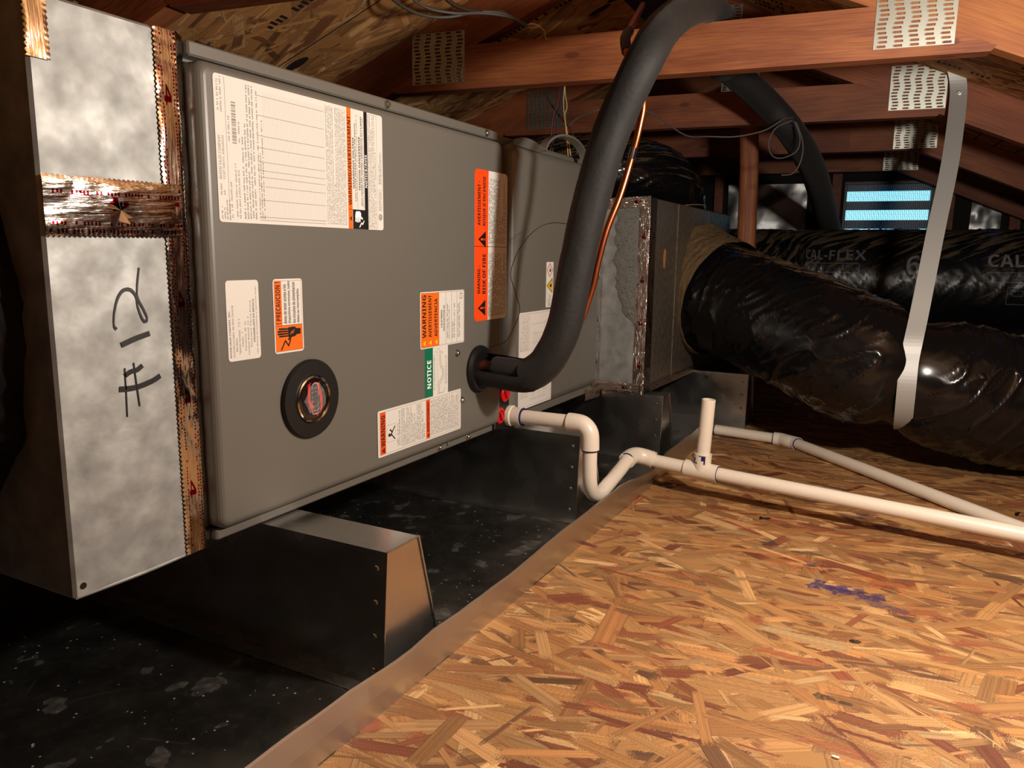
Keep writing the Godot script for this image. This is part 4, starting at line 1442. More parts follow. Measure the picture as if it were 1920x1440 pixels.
func build_air_handler() -> void:
	var t := thing("air_handler", "grey steel air handler cabinet lying on its side with warning labels", "air handler")
	var xc := -0.690
	part(t, "cabinet", box_mesh(Vector3(-1.235, 0.160, -1.727), Vector3(xc, 0.693, -0.5545), 0.003), M.case)
	# top edge flange and bottom edge flange of the blower end
	part(t, "top_flange", box_mesh(Vector3(xc, 0.678, -1.226), Vector3(-0.6735, 0.693, -0.5705), 0.002), M.case)
	part(t, "bottom_flange", box_mesh(Vector3(xc, 0.1605, -1.246), Vector3(-0.6735, 0.1735, -0.5735), 0.002), M.case)
	part(t, "end_frame", box_mesh(Vector3(xc, 0.1605, -1.727), Vector3(-0.6735, 0.690, -1.703), 0.002), M.case)
	# blower door
	var zc := -0.894; var yc := 0.4245
	part(t, "blower_door", slab_mesh(0.501, 0.650, 0.016, bevel(0.011, 0.0292, 6), 6), M.case, Transform3D(FACE, Vector3(xc, yc, zc)))
	part(t, "bottom_strip", box_mesh(Vector3(xc, 0.1605, -1.727), Vector3(-0.672, 0.176, -1.262), 0.002), M.case)
	# coil door with a soft rolled edge
	part(t, "coil_door", slab_mesh(0.505, 0.448, 0.020, bevel(0.022, 0.0292, 8), 6), M.case, Transform3D(FACE, Vector3(xc, 0.4275, -1.478)))
	# pull handle pressed into the top of the coil door
	var lp := []
	for i in 13:
		var s := i / 12.0
		lp.append(Vector3(-0.6605, 0.679 + 0.007 * sin(PI * s) * (1.0 - 0.5 * s), lerpf(-1.240, -1.374, s)))
	var lpath := spline(lp, 0.006)
	var lw := []
	for i in lpath.size(): lw.append(Vector3(0.006, 0.002 + 0.005 * sin(PI * i / (lpath.size() - 1.0)), 0))
	part(t, "handle_lip", ribbon_mesh(lpath, lw, 0.003), M.case)
	var ar := []
	for i in 17:
		var a := PI * i / 16.0
		ar.append(Vector3(-0.662 + 0.004 * sin(a), 0.678 + 0.040 * sin(a), -1.478 + 0.103 * cos(a)))
	var apath := spline(ar, 0.008)
	var aw := []
	for p in apath: aw.append(Vector3(0.0085, 0.001, 0))
	part(t, "pull_handle", ribbon_mesh(apath, aw, 0.0045), M.case)
	# labels
	var xf := -0.6606
	sticker(t, "rating_label", Vector2(-0.588, -0.871), Vector2(0.5135, 0.664), xf, art_rating(), "large white rating label with ruled table and orange warning band")
	sticker(t, "plain_label", Vector2(-0.591, -0.638), Vector2(0.363, 0.4515), xf, art_plain_spanish(), "small white label printed in Spanish", 0.004)
	sticker(t, "caution_label", Vector2(-0.660, -0.708), Vector2(0.364, 0.4515), xf, art_precaucion(), "orange and white PRECAUCION label with a hand", 0.004)
	sticker(t, "notice_label", Vector2(-0.970, -1.035), Vector2(0.258, 0.341), xf, art_notice(), "green and white NOTICE label", 0.001)
	sticker(t, "proposition_label", Vector2(-0.957, -1.084), Vector2(0.3385, 0.425), xf + 0.0004, art_prop(), "orange and white label in three languages", 0.003)
	sticker(t, "warning_label", Vector2(-0.850, -1.074), Vector2(0.1935, 0.2615), xf + 0.0004, art_warn_pair(), "white label with two orange warning bands", 0.003)
	sticker(t, "fire_label", Vector2(-1.118, -1.2315), Vector2(0.3695, 0.6215), xf - 0.0002, art_fire(), "red-orange risk of fire label", 0.008)
	sticker(t, "flammable_label", Vector2(-1.400, -1.433), Vector2(0.378, 0.4685), xf, art_flammable(), "small label with flame symbols", 0.001)
	sticker(t, "wiring_label", Vector2(-1.284, -1.434), Vector2(0.185, 0.3735), xf, art_wiring(), "pale wiring diagram label", 0.003)
	# badge
	var R := Basis(Vector3.BACK, -PI / 2)   # lathe axis to +x
	var bo := part(t, "badge", lathe_mesh([Vector2(0.0495, 0), Vector2(0.0495, 0.0035), Vector2(0.0480, 0.0055), Vector2(0.031, 0.0055), Vector2(0.0295, 0.0045), Vector2(0, 0.0045)], 64), M.black, Transform3D(R, Vector3(xf, 0.3025, -0.7155)), "round black badge with red and chrome emblem")
	part(bo, "chrome_ring", lathe_mesh([Vector2(0.0300, 0.0045), Vector2(0.0295, 0.0080), Vector2(0.0280, 0.0090), Vector2(0.0265, 0.0075), Vector2(0.0265, 0.0045)], 64), M.chrome)
	# face of the emblem: reading up
	var em := MB.new()
	add_slab(em, 0.053, 0.053, 0.0265, [Vector2(0, 0), Vector2(0.0003, 0.0012), Vector2(0.004, 0.0020)], 12)
	var inv := Transform3D(R, Vector3(xf, 0.3025, -0.7155)).affine_inverse()
	var pm := paint(art_badge(), 0.18)
	pm.clearcoat_enabled = true; pm.clearcoat = 1.0; pm.clearcoat_roughness = 0.05
	part(bo, "emblem", em.mesh(), pm, inv * Transform3D(FACE, Vector3(xf + 0.0052, 0.3025, -0.7155)))
	# crumpled clear film left on the emblem
	var fl := MB.new()
	var rg := RandomNumberGenerator.new(); rg.seed = 9
	var ring := []
	for i in 15:
		var a := TAU * i / 14.0
		ring.append(Vector3(0.0095 + rg.randf_range(0, 0.002), sin(a) * 0.023 * rg.randf_range(0.7, 1.0), cos(a) * 0.023 * rg.randf_range(0.7, 1.0)))
	for i in 14: fl.tri(Vector3(0.0105, 0.002, 0.003), ring[i], ring[i + 1])
	var clear := mat(Color(0.9, 0.9, 0.9, 0.12), 0.06)
	clear.transparency = BaseMaterial3D.TRANSPARENCY_ALPHA
	part(bo, "clear_film", outward(fl, Vector3(-1, 0, 0)).mesh(), clear, inv * Transform3D(Basis(), Vector3(xf, 0.3025, -0.7155)))
	# screws
	var sm := screw_mesh()
	for p in [Vector3(xf, 0.322, -1.063), Vector3(xf, 0.241, -1.078), Vector3(-0.6735, 0.168, -1.030), Vector3(-0.6735, 0.168, -1.119), Vector3(-0.6735, 0.6855, -1.178), Vector3(-0.6735, 0.6855, -0.900)]:
		part(t, "screw", sm, M.screw, Transform3D(R, p))
	part(t, "latch_tab", box_mesh(Vector3(-0.6745, 0.166, -1.058), Vector3(-0.6705, 0.186, -1.052), 0.001), M.case)
	# drain connection plate with plugs
	part(t, "drain_plate", slab_mesh(0.098, 0.060, 0.004, [Vector2(0, 0), Vector2(0, 0.0125), Vector2(0.002, 0.0145)], 3), M.black, Transform3D(FACE * Basis(Vector3.BACK, -0.16), Vector3(-0.682, 0.206, -1.243)))
	var plug := lathe_mesh([Vector2(0.0155, 0), Vector2(0.0155, 0.004), Vector2(0.0135, 0.006), Vector2(0.0105, 0.006), Vector2(0.0095, 0.003), Vector2(0, 0.003)], 28)
	var bar := box_mesh(Vector3(-0.009, 0.0032, -0.0028), Vector3(0.009, 0.0085, 0.0028), 0.0006)
	for p in [Vector3(-0.6668, 0.1885, -1.219), Vector3(-0.6668, 0.2270, -1.238)]:
		var q := part(t, "plug", plug, M.red, Transform3D(R, p), "red drain plug")
		part(q, "grip_bar", bar, M.red, Transform3D(Basis(Vector3.UP, 0.5), Vector3.ZERO))
	# port collar of the refrigerant line
	part(t, "line_grommet", lathe_mesh([Vector2(0.041, 0), Vector2(0.041, 0.004), Vector2(0.038, 0.009), Vector2(0.034, 0.010), Vector2(0.0, 0.010)], 40), M.black, Transform3D(R, Vector3(xf, 0.287, -1.134)), "black rubber grommet")
	# foil tape over the far joint
	part(t, "foil_tape", tape_strip(Vector3(-0.6725, 0.162, -1.712), Vector3(-0.6725, 0.680, -1.710), Vector3(0, 0, 0.024), Vector3.RIGHT, 411), M.tape[2])
	part(t, "foil_tape", tape_strip(Vector3(-0.672, 0.158, -1.650), Vector3(-0.670, 0.156, -1.735), Vector3(0, 0.013, 0), Vector3(0.9, -0.3, 0).normalized(), 412), M.tape[2])

func screw_mesh() -> ArrayMesh:
	var mb := MB.new()
	add_lathe(mb, [Vector2(0.0062, 0), Vector2(0.0062, 0.001), Vector2(0.0040, 0.0012), Vector2(0.0040, 0.0040), Vector2(0.0034, 0.0046), Vector2(0, 0.0046)], 6)
	add_box(mb, Vector3(-0.003, 0.0044, -0.0004), Vector3(0.003, 0.0049, 0.0004))
	return mb.mesh()

# ---------------------------------------------------------------- supply plenum
func build_plenum() -> void:
	var t := thing("supply_plenum", "foil faced supply plenum with taped corner and grey mastic", "plenum")
	var x1 := -0.559; var x0 := -1.235; var y0 := 0.157; var y1 := 0.615; var z1 := -1.739
	# three board sections with open joints
	for s in [[-1.739, -1.966], [-1.969, -2.285], [-2.288, -2.575]]:
		part(t, "duct_board", box_mesh(Vector3(x0, y0, s[1]), Vector3(x1, y1, s[0]), 0.003), M.board)
	part(t, "metal_collar", box_mesh(Vector3(-0.681, y0 + 0.002, z1 - 0.02), Vector3(x1 - 0.012, y1 - 0.004, z1 + 0.0016), 0.0008), M.galv)
	part(t, "foil_tape", tape_strip(Vector3(x1 - 0.013, y0, z1 + 0.002), Vector3(x1 - 0.013, y1, z1 + 0.002), Vector3(0.013, 0, 0), Vector3.BACK, 421), M.tape[2], Transform3D(), "crinkled foil tape on the corner")
	part(t, "foil_tape", tape_strip(Vector3(x1 + 0.001, y0, z1 - 0.020), Vector3(x1 + 0.001, y1, z1 - 0.020), Vector3(0, 0, 0.021), Vector3.RIGHT, 422), M.tape[2])
	part(t, "foil_tape", tape_strip(Vector3(-0.660, y1 - 0.012, z1 + 0.003), Vector3(x1, y1 - 0.010, z1 + 0.003), Vector3(0, 0.012, 0), Vector3.BACK, 423), M.tape[3])
	part(t, "foil_tape", tape_strip(Vector3(-0.675, y0 + 0.012, z1 + 0.003), Vector3(x1 - 0.01, y0 + 0.012, z1 + 0.003), Vector3(0, 0.012, 0), Vector3.BACK, 424), M.tape[2])
	part(t, "foil_tape", tape_strip(Vector3(x1 + 0.0012, y0 + 0.010, z1 - 0.03), Vector3(x1 + 0.0012, y0 + 0.004, -2.28), Vector3(0, 0.009, 0), Vector3.RIGHT, 425), M.tape[3])
	# grey mastic smear on the collar: lumpy sheet with an uneven outline
	var nz := fnl(433, 60.0, 3)
	var ed := fnl(434, 24.0, 3)
	var m := 70; var nw := 12
	var P := func(i: int, j: int) -> Vector3:
		var s := float(i) / m
		var y := lerpf(0.318, 0.596, s)
		var l := lerpf(-0.606, -0.640, smoothstep(0.0, 0.35, s)) + ed.get_noise_1d(y) * 0.010
		var r := lerpf(-0.574, -0.583, s) + ed.get_noise_1d(y + 9.0) * 0.006
		if s < 0.12: l += 0.012 * (1 - s / 0.12)
		var w := float(j) / nw
		var hgt := 0.0020 + 0.0035 * pow(sin(PI * clampf(w, 0.0, 1.0)), 0.4) * (0.7 + 0.5 * nz.get_noise_2d(w * 0.05, y)) * minf(1.0, minf(s, 1.0 - s) * 14.0)
		return Vector3(lerpf(l, r, w), y, z1 + hgt)
	part(t, "mastic_smear", sheet_mesh(P, m, nw, Vector3.BACK), M.mastic, Transform3D(), "grey mastic with dark specks")
	# torn scrap showing yellow glass wool
	part(t, "torn_patch", prism_mesh([Vector2(-0.008, 0.0), Vector2(-0.002, -0.028), Vector2(0.003, -0.030), Vector2(0.010, 0.004), Vector2(0.007, 0.014), Vector2(-0.001, 0.018)], 0.0, 0.0012, Transform3D(Basis(Vector3(0, 0, -1), Vector3.UP, Vector3.RIGHT), Vector3(x1, 0.482, -1.862))), mat(Color(0.66, 0.45, 0.17), 0.9))

# ---------------------------------------------------------------- flexible ducts
func film_duct(pts: Array, r: float, seed_: int, sides: int, step: float, pinch := -1.0, fold := 1.0) -> Array:
	var path := spline(pts, step)
	var a1 := fnl(seed_, 1.0, 1); var a2 := fnl(seed_ + 7, 1.0, 1)
	var rf := func(s: float, a: float, _t: float) -> float:
		# slack film over the coil: slanting folds round the duct, a soft rib of the wire
		var cx := cos(a); var cy := sin(a)
		var ss := s - 0.085 * cos(a) + 0.010 * sin(a * 2.0 + s * 9.0)
		var f1 := 1.0 - absf(a1.get_noise_3d(cx * 1.0, cy * 1.0, ss * 14.0)) * 2.4
		var f3 := 1.0 - absf(a2.get_noise_3d(cx * 2.0 + 9.0, cy * 2.0, ss * 30.0)) * 2.0
		var gate := smoothstep(-0.1, 0.4, a1.get_noise_3d(cx * 1.6, cy * 1.6 + 20.0, s * 7.0))
		var f2 := a2.get_noise_3d(cx * 1.3, cy * 1.3, s * 9.0)
		var rr := r * (1.0 + fold * (0.030 * pow(maxf(f1, 0.0), 3.0) + (0.008 + 0.022 * gate) * pow(maxf(f3, 0.0), 5.0) + 0.022 * f2 - 0.02))
		if pinch >= 0.0:
			var d := (s - pinch) / 0.046
			rr = lerpf(rr, r * 0.80, 0.97 * exp(-d * d))
		return rr
	var mb := MB.new()
	var total := add_tube(mb, path, rf, sides, true)
	return [mb.mesh(), total]

func build_ducts() -> void:
	# supply branch lying across the deck
	var A := [Vector3(-0.565, 0.386, -2.190), Vector3(-0.518, 0.378, -2.171), Vector3(-0.402, 0.348, -2.111), Vector3(-0.250, 0.302, -2.010), Vector3(-0.121, 0.255, -1.954), Vector3(-0.010, 0.226, -1.957), Vector3(0.104, 0.192, -1.991), Vector3(0.235, 0.168, -2.028), Vector3(0.430, 0.163, -2.080), Vector3(0.80, 0.163, -2.18)]
	var d := film_duct(A, 0.150, 501, 150, 0.0045, 0.636, 1.0)
	var t := thing("flexible_duct", "glossy black flexible duct slung in a metal strap beside the plenum", "duct", Vector3.ZERO, 0.0, "black film flexible ducts")
	var fa: StandardMaterial3D = M.film.duplicate()
	fa.uv1_triplanar = false
	fa.uv1_scale = Vector3.ONE
	fa.albedo_color = Color.WHITE
	fa.albedo_texture = art_duct(1024, 512, d[1], [], 0.045, 71)
	fa.normal_enabled = false
	fa.roughness = 0.19
	part(t, "jacket", d[0], fa)
	var cp := spline([Vector3(-0.5575, 0.386, -2.192), Vector3(-0.535, 0.382, -2.181), Vector3(-0.500, 0.374, -2.162), Vector3(-0.470, 0.366, -2.146)], 0.004)
	var cm := MB.new()
	var cn := fnl(515, 1.0, 3)
	add_tube(cm, cp, func(s: float, a: float, tt: float) -> float:
		var e := s / tt
		return 0.176 - 0.014 * e + 0.004 * cn.get_noise_2d(a * 2.0, s * 90.0) + (0.012 * pow(1.0 - e, 6.0)), 80, true, false)
	part(t, "collar_wrap", cm.mesh(), M.tan, Transform3D(), "tan dusty wrap at the plenum")
	# the duct behind, printed
	var B := [Vector3(-0.74, 0.40, -2.585), Vector3(-0.70, 0.40, -2.72), Vector3(-0.60, 0.398, -2.87)]
	for u in [-0.10, 0.15, 0.4, 0.7, 0.95]:
		var p := Vector3(u, 0.402, -3.05).rotated(Vector3.UP, HOUSE)
		B.append(p)
	var path := spline(B, 0.01)
	var len0 := 0.0
	# arc length at u = 0 on the straight run
	for i in range(1, path.size()):
		var hu := path[i].rotated(Vector3.UP, -HOUSE).x
		len0 += path[i].distance_to(path[i - 1])
		if hu >= 0.0: break
	var e := film_duct(B, 0.184, 521, 110, 0.008, -1.0, 0.55)
	var tx := [["CAL-FLEX", len0 - 0.07, 0.150, 0.215, 0.035, 0.25], ["box", len0 - 0.03, 0.193, 0.16, 0.030], ["CLASS 1 AIR DUCT", len0 - 0.01, 0.200, 0.11, 0.016, 0.55],
		["6'", len0 + 0.265, 0.166, 0.062, 0.060, 0.10],
		["CAL-FLEX", len0 + 0.500, 0.160, 0.25, 0.040, 0.0], ["box", len0 + 0.500, 0.212, 0.26, 0.030], ["CLASS 1 AIR DUCT", len0 + 0.57, 0.219, 0.16, 0.016, 0.4], ["box", len0 + 0.56, 0.252, 0.10, 0.052], ["box", len0 + 0.575, 0.262, 0.03, 0.018]]
	var t2 := thing("flexible_duct", "dusty black flexible duct printed CAL-FLEX running below the gable vent", "duct", Vector3.ZERO, 0.0, "black film flexible ducts")
	var fb: StandardMaterial3D = fa.duplicate()
	fb.albedo_texture = art_duct(2048, 1024, e[1], tx, 0.20, 73)
	fb.roughness = 0.34
	part(t2, "jacket", e[0], fb)
	# duct doubling back over the plenum
	var c := film_duct([Vector3(-1.20, 0.700, -2.04), Vector3(-1.08, 0.715, -2.07), Vector3(-0.92, 0.724, -2.12), Vector3(-0.78, 0.722, -2.20), Vector3(-0.71, 0.700, -2.28), Vector3(-0.69, 0.655, -2.345), Vector3(-0.69, 0.622, -2.36)], 0.098, 541, 90, 0.006, -1.0, 1.1)
	var t3 := thing("flexible_duct", "dusty black flexible duct bulging above the supply plenum", "duct", Vector3.ZERO, 0.0, "black film flexible ducts")
	var fc: StandardMaterial3D = fa.duplicate()
	fc.albedo_texture = art_duct(1024, 512, c[1], [], 0.20, 75)
	part(t3, "jacket", c[0], fc)
	# return duct at the near end
	var r := film_duct([Vector3(-0.940, 0.41, -0.404), Vector3(-0.930, 0.41, -0.33), Vector3(-0.945, 0.40, -0.20), Vector3(-1.02, 0.38, 0.0), Vector3(-1.16, 0.33, 0.3)], 0.235, 561, 110, 0.007, -1.0, 1.3)
	var t4 := thing("flexible_duct", "black flexible return duct joined to the marked duct box", "duct", Vector3.ZERO, 0.0, "black film flexible ducts")
	var fd: StandardMaterial3D = fa.duplicate()
	fd.albedo_texture = art_duct(1024, 512, r[1], [], 0.03, 77)
	part(t4, "jacket", r[0], fd)
	# hanger strap: from the truss down round the near side of the slung duct
	var s := thing("hanger_strap", "flat galvanized hanger strap screwed to the truss and slung round the duct", "strap")
	var top := [Vector3(0.013, 0.962, -2.224), Vector3(0.026, 0.953, -2.2155), Vector3(0.029, 0.945, -2.2150), Vector3(0.043, 0.877, -2.2140), Vector3(0.039, 0.712, -2.110), Vector3(0.023, 0.550, -2.000), Vector3(0.007, 0.376, -1.890), Vector3(-0.000, 0.310, -1.845)]
	var ctr := Vector3(-0.004, 0.226, -1.957)
	for i in 12:
		var a := deg_to_rad(72.0 + i * 21.0)
		top.append(ctr + Vector3(0, cos(a) * 0.1300, sin(a) * 0.1300))
	var sp := spline(top, 0.008)
	var wd := []
	for i in sp.size():
		var f := clampf((sp[i].y - 0.42) / 0.3, 0, 1)
		wd.append(Vector3(cos(HOUSE), 0, -sin(HOUSE)).normalized() * 0.0185)
	part(s, "band", ribbon_mesh(sp, wd, 0.0009), M.strap)
	part(s, "screw", screw_mesh(), M.screw, Transform3D(Basis(Vector3.RIGHT, PI / 2), Vector3(0.0435, 0.879, -2.2138)))

# ---------------------------------------------------------------- refrigerant lines
func build_lines() -> void:
	var t := thing("insulated_line", "thick black foam insulated line curving from the cabinet over the beam", "insulated pipe")
	var H := [Vector3(-0.568, 0.2835, -1.133), Vector3(-0.553, 0.290, -1.133), Vector3(-0.527, 0.315, -1.135), Vector3(-0.503, 0.371, -1.138), Vector3(-0.482, 0.482, -1.140), Vector3(-0.462, 0.572, -1.140), Vector3(-0.431, 0.674, -1.140), Vector3(-0.386, 0.774, -1.150), Vector3(-0.389, 0.842, -1.250), Vector3(-0.396, 0.914, -1.420), Vector3(-0.402, 0.955, -1.580), Vector3(-0.411, 0.944, -1.700), Vector3(-0.420, 0.880, -1.780)]
	var hn := fnl(601, 1.0, 2)
	part(t, "foam_sleeve", tube_mesh(H, func(s: float, a: float, _t: float) -> float: return 0.0285 + 0.0008 * hn.get_noise_2d(s * 14.0, a * 1.5), 40, 0.008, false, true), M.foam)
	# split sleeve at the port: open trough with the inner line showing
	var mb := MB.new()
	var tr := spline([Vector3(-0.660, 0.2875, -1.1335), Vector3(-0.625, 0.286, -1.1335), Vector3(-0.580, 0.283, -1.1335), Vector3(-0.560, 0.286, -1.1335)], 0.006)
	add_tube(mb, tr, 0.0295, 30, true, false, deg_to_rad(88), deg_to_rad(335))
	add_tube(mb, tr, 0.0225, 30, true, false, deg_to_rad(88), deg_to_rad(335))
	part(t, "split_sleeve", mb.mesh(), M.foam)
	part(t, "inner_sleeve", tube_mesh([Vector3(-0.636, 0.293, -1.130), Vector3(-0.63, 0.293, -1.130), Vector3(-0.580, 0.292, -1.130), Vector3(-0.566, 0.292, -1.130)], func(s: float, _a: float, tt: float) -> float: return 0.019 * sqrt(clampf(minf(s, tt - s) / 0.012 + 0.15, 0.0, 1.0)), 24, 0.004), M.foam)
	part(t, "line_stub", rod_mesh(Vector3(-0.664, 0.291, -1.130), Vector3(-0.630, 0.292, -1.130), 0.0115, 20), mat(Color(0.35, 0.15, 0.10), 0.5, 0.5))
	var c := thing("copper_line", "bare copper liquid line beside the foam insulated line", "copper pipe")
	part(c, "tube", tube_mesh([Vector3(-0.498, 0.940, -1.450), Vector3(-0.472, 0.869, -1.320), Vector3(-0.450, 0.822, -1.230), Vector3(-0.426, 0.770, -1.200), Vector3(-0.406, 0.725, -1.200), Vector3(-0.410, 0.682, -1.200), Vector3(-0.424, 0.625, -1.200), Vector3(-0.435, 0.575, -1.190), Vector3(-0.451, 0.524, -1.180), Vector3(-0.463, 0.473, -1.177), Vector3(-0.473, 0.426, -1.176), Vector3(-0.496, 0.360, -1.172), Vector3(-0.540, 0.302, -1.172), Vector3(-0.655, 0.282, -1.169)], 0.0056, 16, 0.006), M.copper)
	part(c, "tape_wrap", tube_mesh([Vector3(-0.463, 0.850, -1.284), Vector3(-0.452, 0.826, -1.237), Vector3(-0.440, 0.800, -1.214)], 0.0085, 14, 0.006), M.black)
	part(c, "braze_joint", tube_mesh([Vector3(-0.4180, 0.652, -1.2), Vector3(-0.4220, 0.635, -1.2)], 0.0062, 14, 0.006), M.chrome)
	var k := thing("insulated_line", "dark wrapped line sloping down past the vent with wire round it", "insulated pipe")
	part(k, "foam_sleeve", tube_mesh([Vector3(-0.602, 1.055, -1.564), Vector3(-0.548, 1.000, -1.640), Vector3(-0.515, 0.966, -1.715), Vector3(-0.469, 0.939, -1.840), Vector3(-0.423, 0.904, -1.946), Vector3(-0.371, 0.857, -2.052), Vector3(-0.317, 0.791, -2.138), Vector3(-0.300, 0.732, -2.432), Vector3(-0.317, 0.655, -2.933), Vector3(-0.326, 0.572, -3.300), Vector3(-0.309, 0.449, -3.330)], func(s: float, _a: float, tt: float) -> float: return lerpf(0.029, 0.043, s / tt), 28, 0.012), M.foam)

# ---------------------------------------------------------------- drains
func coupling(t: Node3D, called: String, a: Vector3, b: Vector3, r := 0.0168) -> MeshInstance3D:
	var mb := MB.new()
	add_tube(mb, PackedVector3Array([a, a.lerp(b, 0.5), b]), r, 28)
	return part(t, called, mb.mesh(), M.pvc)

func ring(t: Node3D, at: Vector3, dir: Vector3, r: float) -> void:
	var mb := MB.new()
	add_tube(mb, PackedVector3Array([at - dir.normalized() * 0.0012, at, at + dir.normalized() * 0.0012]), r, 24)
	part(t, "primer_ring", mb.mesh(), M.primer, Transform3D(), "blue primer at the joint")

func build_drains() -> void:
	var R := 0.0134
	var t := thing("condensate_drain", "cream PVC drain pipe with trap and standing vent tee", "drain pipe")
	var z := -1.262
	# adapter at the cabinet
	var dirx := Vector3.RIGHT
	part(t, "adapter", lathe_mesh([Vector2(0, -0.004), Vector2(0.020, -0.004), Vector2(0.020, 0.008), Vector2(0.0175, 0.010), Vector2(0.0175, 0.028), Vector2(0.0165, 0.030), Vector2(0, 0.030)], 32), M.pvc, Transform3D(Basis(Vector3.BACK, -PI / 2), Vector3(-0.668, 0.1805, z)))
	ring(t, Vector3(-0.638, 0.1808, z), dirx, 0.0172)
	part(t, "pipe", rod_mesh(Vector3(-0.640, 0.1808, z), Vector3(-0.538, 0.1820, z), R, 28), M.pvc)
	# elbow down
	var el := [Vector3(-0.544, 0.1820, z), Vector3(-0.530, 0.1820, z), Vector3(-0.515, 0.1795, z), Vector3(-0.504, 0.168, z), Vector3(-0.5015, 0.152, z), Vector3(-0.501, 0.136, z)]
	part(t, "elbow", tube_mesh(el, 0.0170, 28, 0.004), M.pvc)
	ring(t, Vector3(-0.501, 0.1345, z), Vector3.UP, 0.0155)
	# trap bend
	var tr := [Vector3(-0.501, 0.136, z), Vector3(-0.5005, 0.100, z), Vector3(-0.500, 0.072, z - 0.003), Vector3(-0.500, 0.052, z - 0.014), Vector3(-0.4995, 0.0415, z - 0.034), Vector3(-0.4985, 0.0400, z - 0.058), Vector3(-0.497, 0.0465, z - 0.088), Vector3(-0.4950, 0.061, z - 0.150), Vector3(-0.4935, 0.073, z - 0.188)]
	part(t, "trap_bend", tube_mesh(tr, R, 28, 0.004), M.pvc)
	ring(t, Vector3(-0.4935, 0.073, z - 0.188), Vector3(0.0, 0.2, -1.0), 0.0158)
	var e2 := [Vector3(-0.4935, 0.0725, z - 0.186), Vector3(-0.493, 0.0745, z - 0.205), Vector3(-0.487, 0.0745, z - 0.226), Vector3(-0.471, 0.0705, z - 0.236), Vector3(-0.452, 0.066, z - 0.238)]
	part(t, "elbow", tube_mesh(e2, 0.0172, 28, 0.004), M.pvc)
	var p0 := Vector3(-0.456, 0.0655, -1.500)
	var p1 := Vector3(-0.385, 0.0620, -1.494)
	var p2 := Vector3(-0.318, 0.0600, -1.486)
	var pe := Vector3(0.95, 0.0320, -1.330)
	ring(t, p0 + Vector3(0.003, 0, 0), p1 - p0, 0.0160)
	part(t, "pipe", rod_mesh(p0, p1, R, 28), M.pvc)
	# tee: run and branch as one fitting
	var mb := MB.new()
	add_tube(mb, PackedVector3Array([p1, p1.lerp(p2, 0.5), p2]), 0.0172, 28)
	var tc := p1.lerp(p2, 0.5)
	var stand := Vector3(0.045, 1.0, 0.0).normalized()
	add_tube(mb, PackedVector3Array([tc, tc + stand * 0.015, tc + stand * 0.036]), 0.0172, 28)
	part(t, "tee", mb.mesh(), M.pvc)
	for q in [p1 + (p2 - p1).normalized() * 0.0005, p2 - (p2 - p1).normalized() * 0.0005]: ring(t, q, p2 - p1, 0.0160)
	part(t, "standpipe", open_pipe(tc + stand * 0.034, tc + stand * 0.146, R, 0.0105), M.pvc)
	var blot := MB.new()
	add_tube(blot, PackedVector3Array([tc + stand * 0.017, tc + stand * 0.026, tc + stand * 0.034]), func(s: float, a: float, _tt: float) -> float: return 0.01735 if sin(a * 3.0 + s * 120.0) > -0.5 else 0.0165, 20, true, false, deg_to_rad(30), deg_to_rad(120))
	part(t, "primer_blot", blot.mesh(), M.primer, Transform3D(), "violet primer smear")
	part(t, "pipe", rod_mesh(p2, pe, R, 28), M.pvc)
	var tk := MB.new()
	add_tube(tk, PackedVector3Array([Vector3(-0.4958, 0.0559, z - 0.126), Vector3(-0.4950, 0.0607, z - 0.149), Vector3(-0.4942, 0.0656, z - 0.170)]), R + 0.0003, 14, true, false, deg_to_rad(250), deg_to_rad(330))
	part(t, "bar_code_ticket", tk.mesh(), paint(art_ticket(), 0.5), Transform3D(), "small printed bar code ticket")
	# secondary drain along the deck
	var s := thing("secondary_drain", "cream PVC pipe lying on the deck with a bend coupling", "drain pipe")
	var y := 0.0140
	var a0 := Vector3(-0.456, y + 0.004, -2.068)
	var a1 := Vector3(-0.290, y, -2.058)
	var b0 := Vector3(-0.246, y, -2.036)
	var dirb := Vector3(0.262, 0, 0.274).normalized()
	var b1 := b0 + dirb * 1.35
	part(s, "pipe", rod_mesh(a0, a1, R, 28), M.pvc)
	part(s, "bend_coupling", tube_mesh([a1 - Vector3(0.012, 0, 0.001), a1 + Vector3(0.008, 0, 0), a1.lerp(b0, 0.62), b0, b0 + dirb * 0.012], 0.0168, 28, 0.004), M.pvc)
	ring(s, a1 - Vector3(0.0125, 0, 0.001), Vector3.RIGHT, 0.0155)
	ring(s, b0 + dirb * 0.0125, dirb, 0.0155)
	part(s, "pipe", rod_mesh(b0, b1, R, 28), M.pvc)

func open_pipe(a: Vector3, b: Vector3, r: float, ri: float) -> ArrayMesh:
	var d := b - a
	var y := d.normalized()
	var x := y.cross(Vector3.BACK).normalized()
	var xf := Transform3D(Basis(x, y, x.cross(y)), a)
	var mb := MB.new()
	var l := d.length()
	add_lathe(mb, [Vector2(r, 0), Vector2(r, l - 0.0006), Vector2(r - 0.0006, l), Vector2(ri, l), Vector2(ri, 0.01), Vector2(0, 0.01)], 28, xf)
	return mb.mesh()

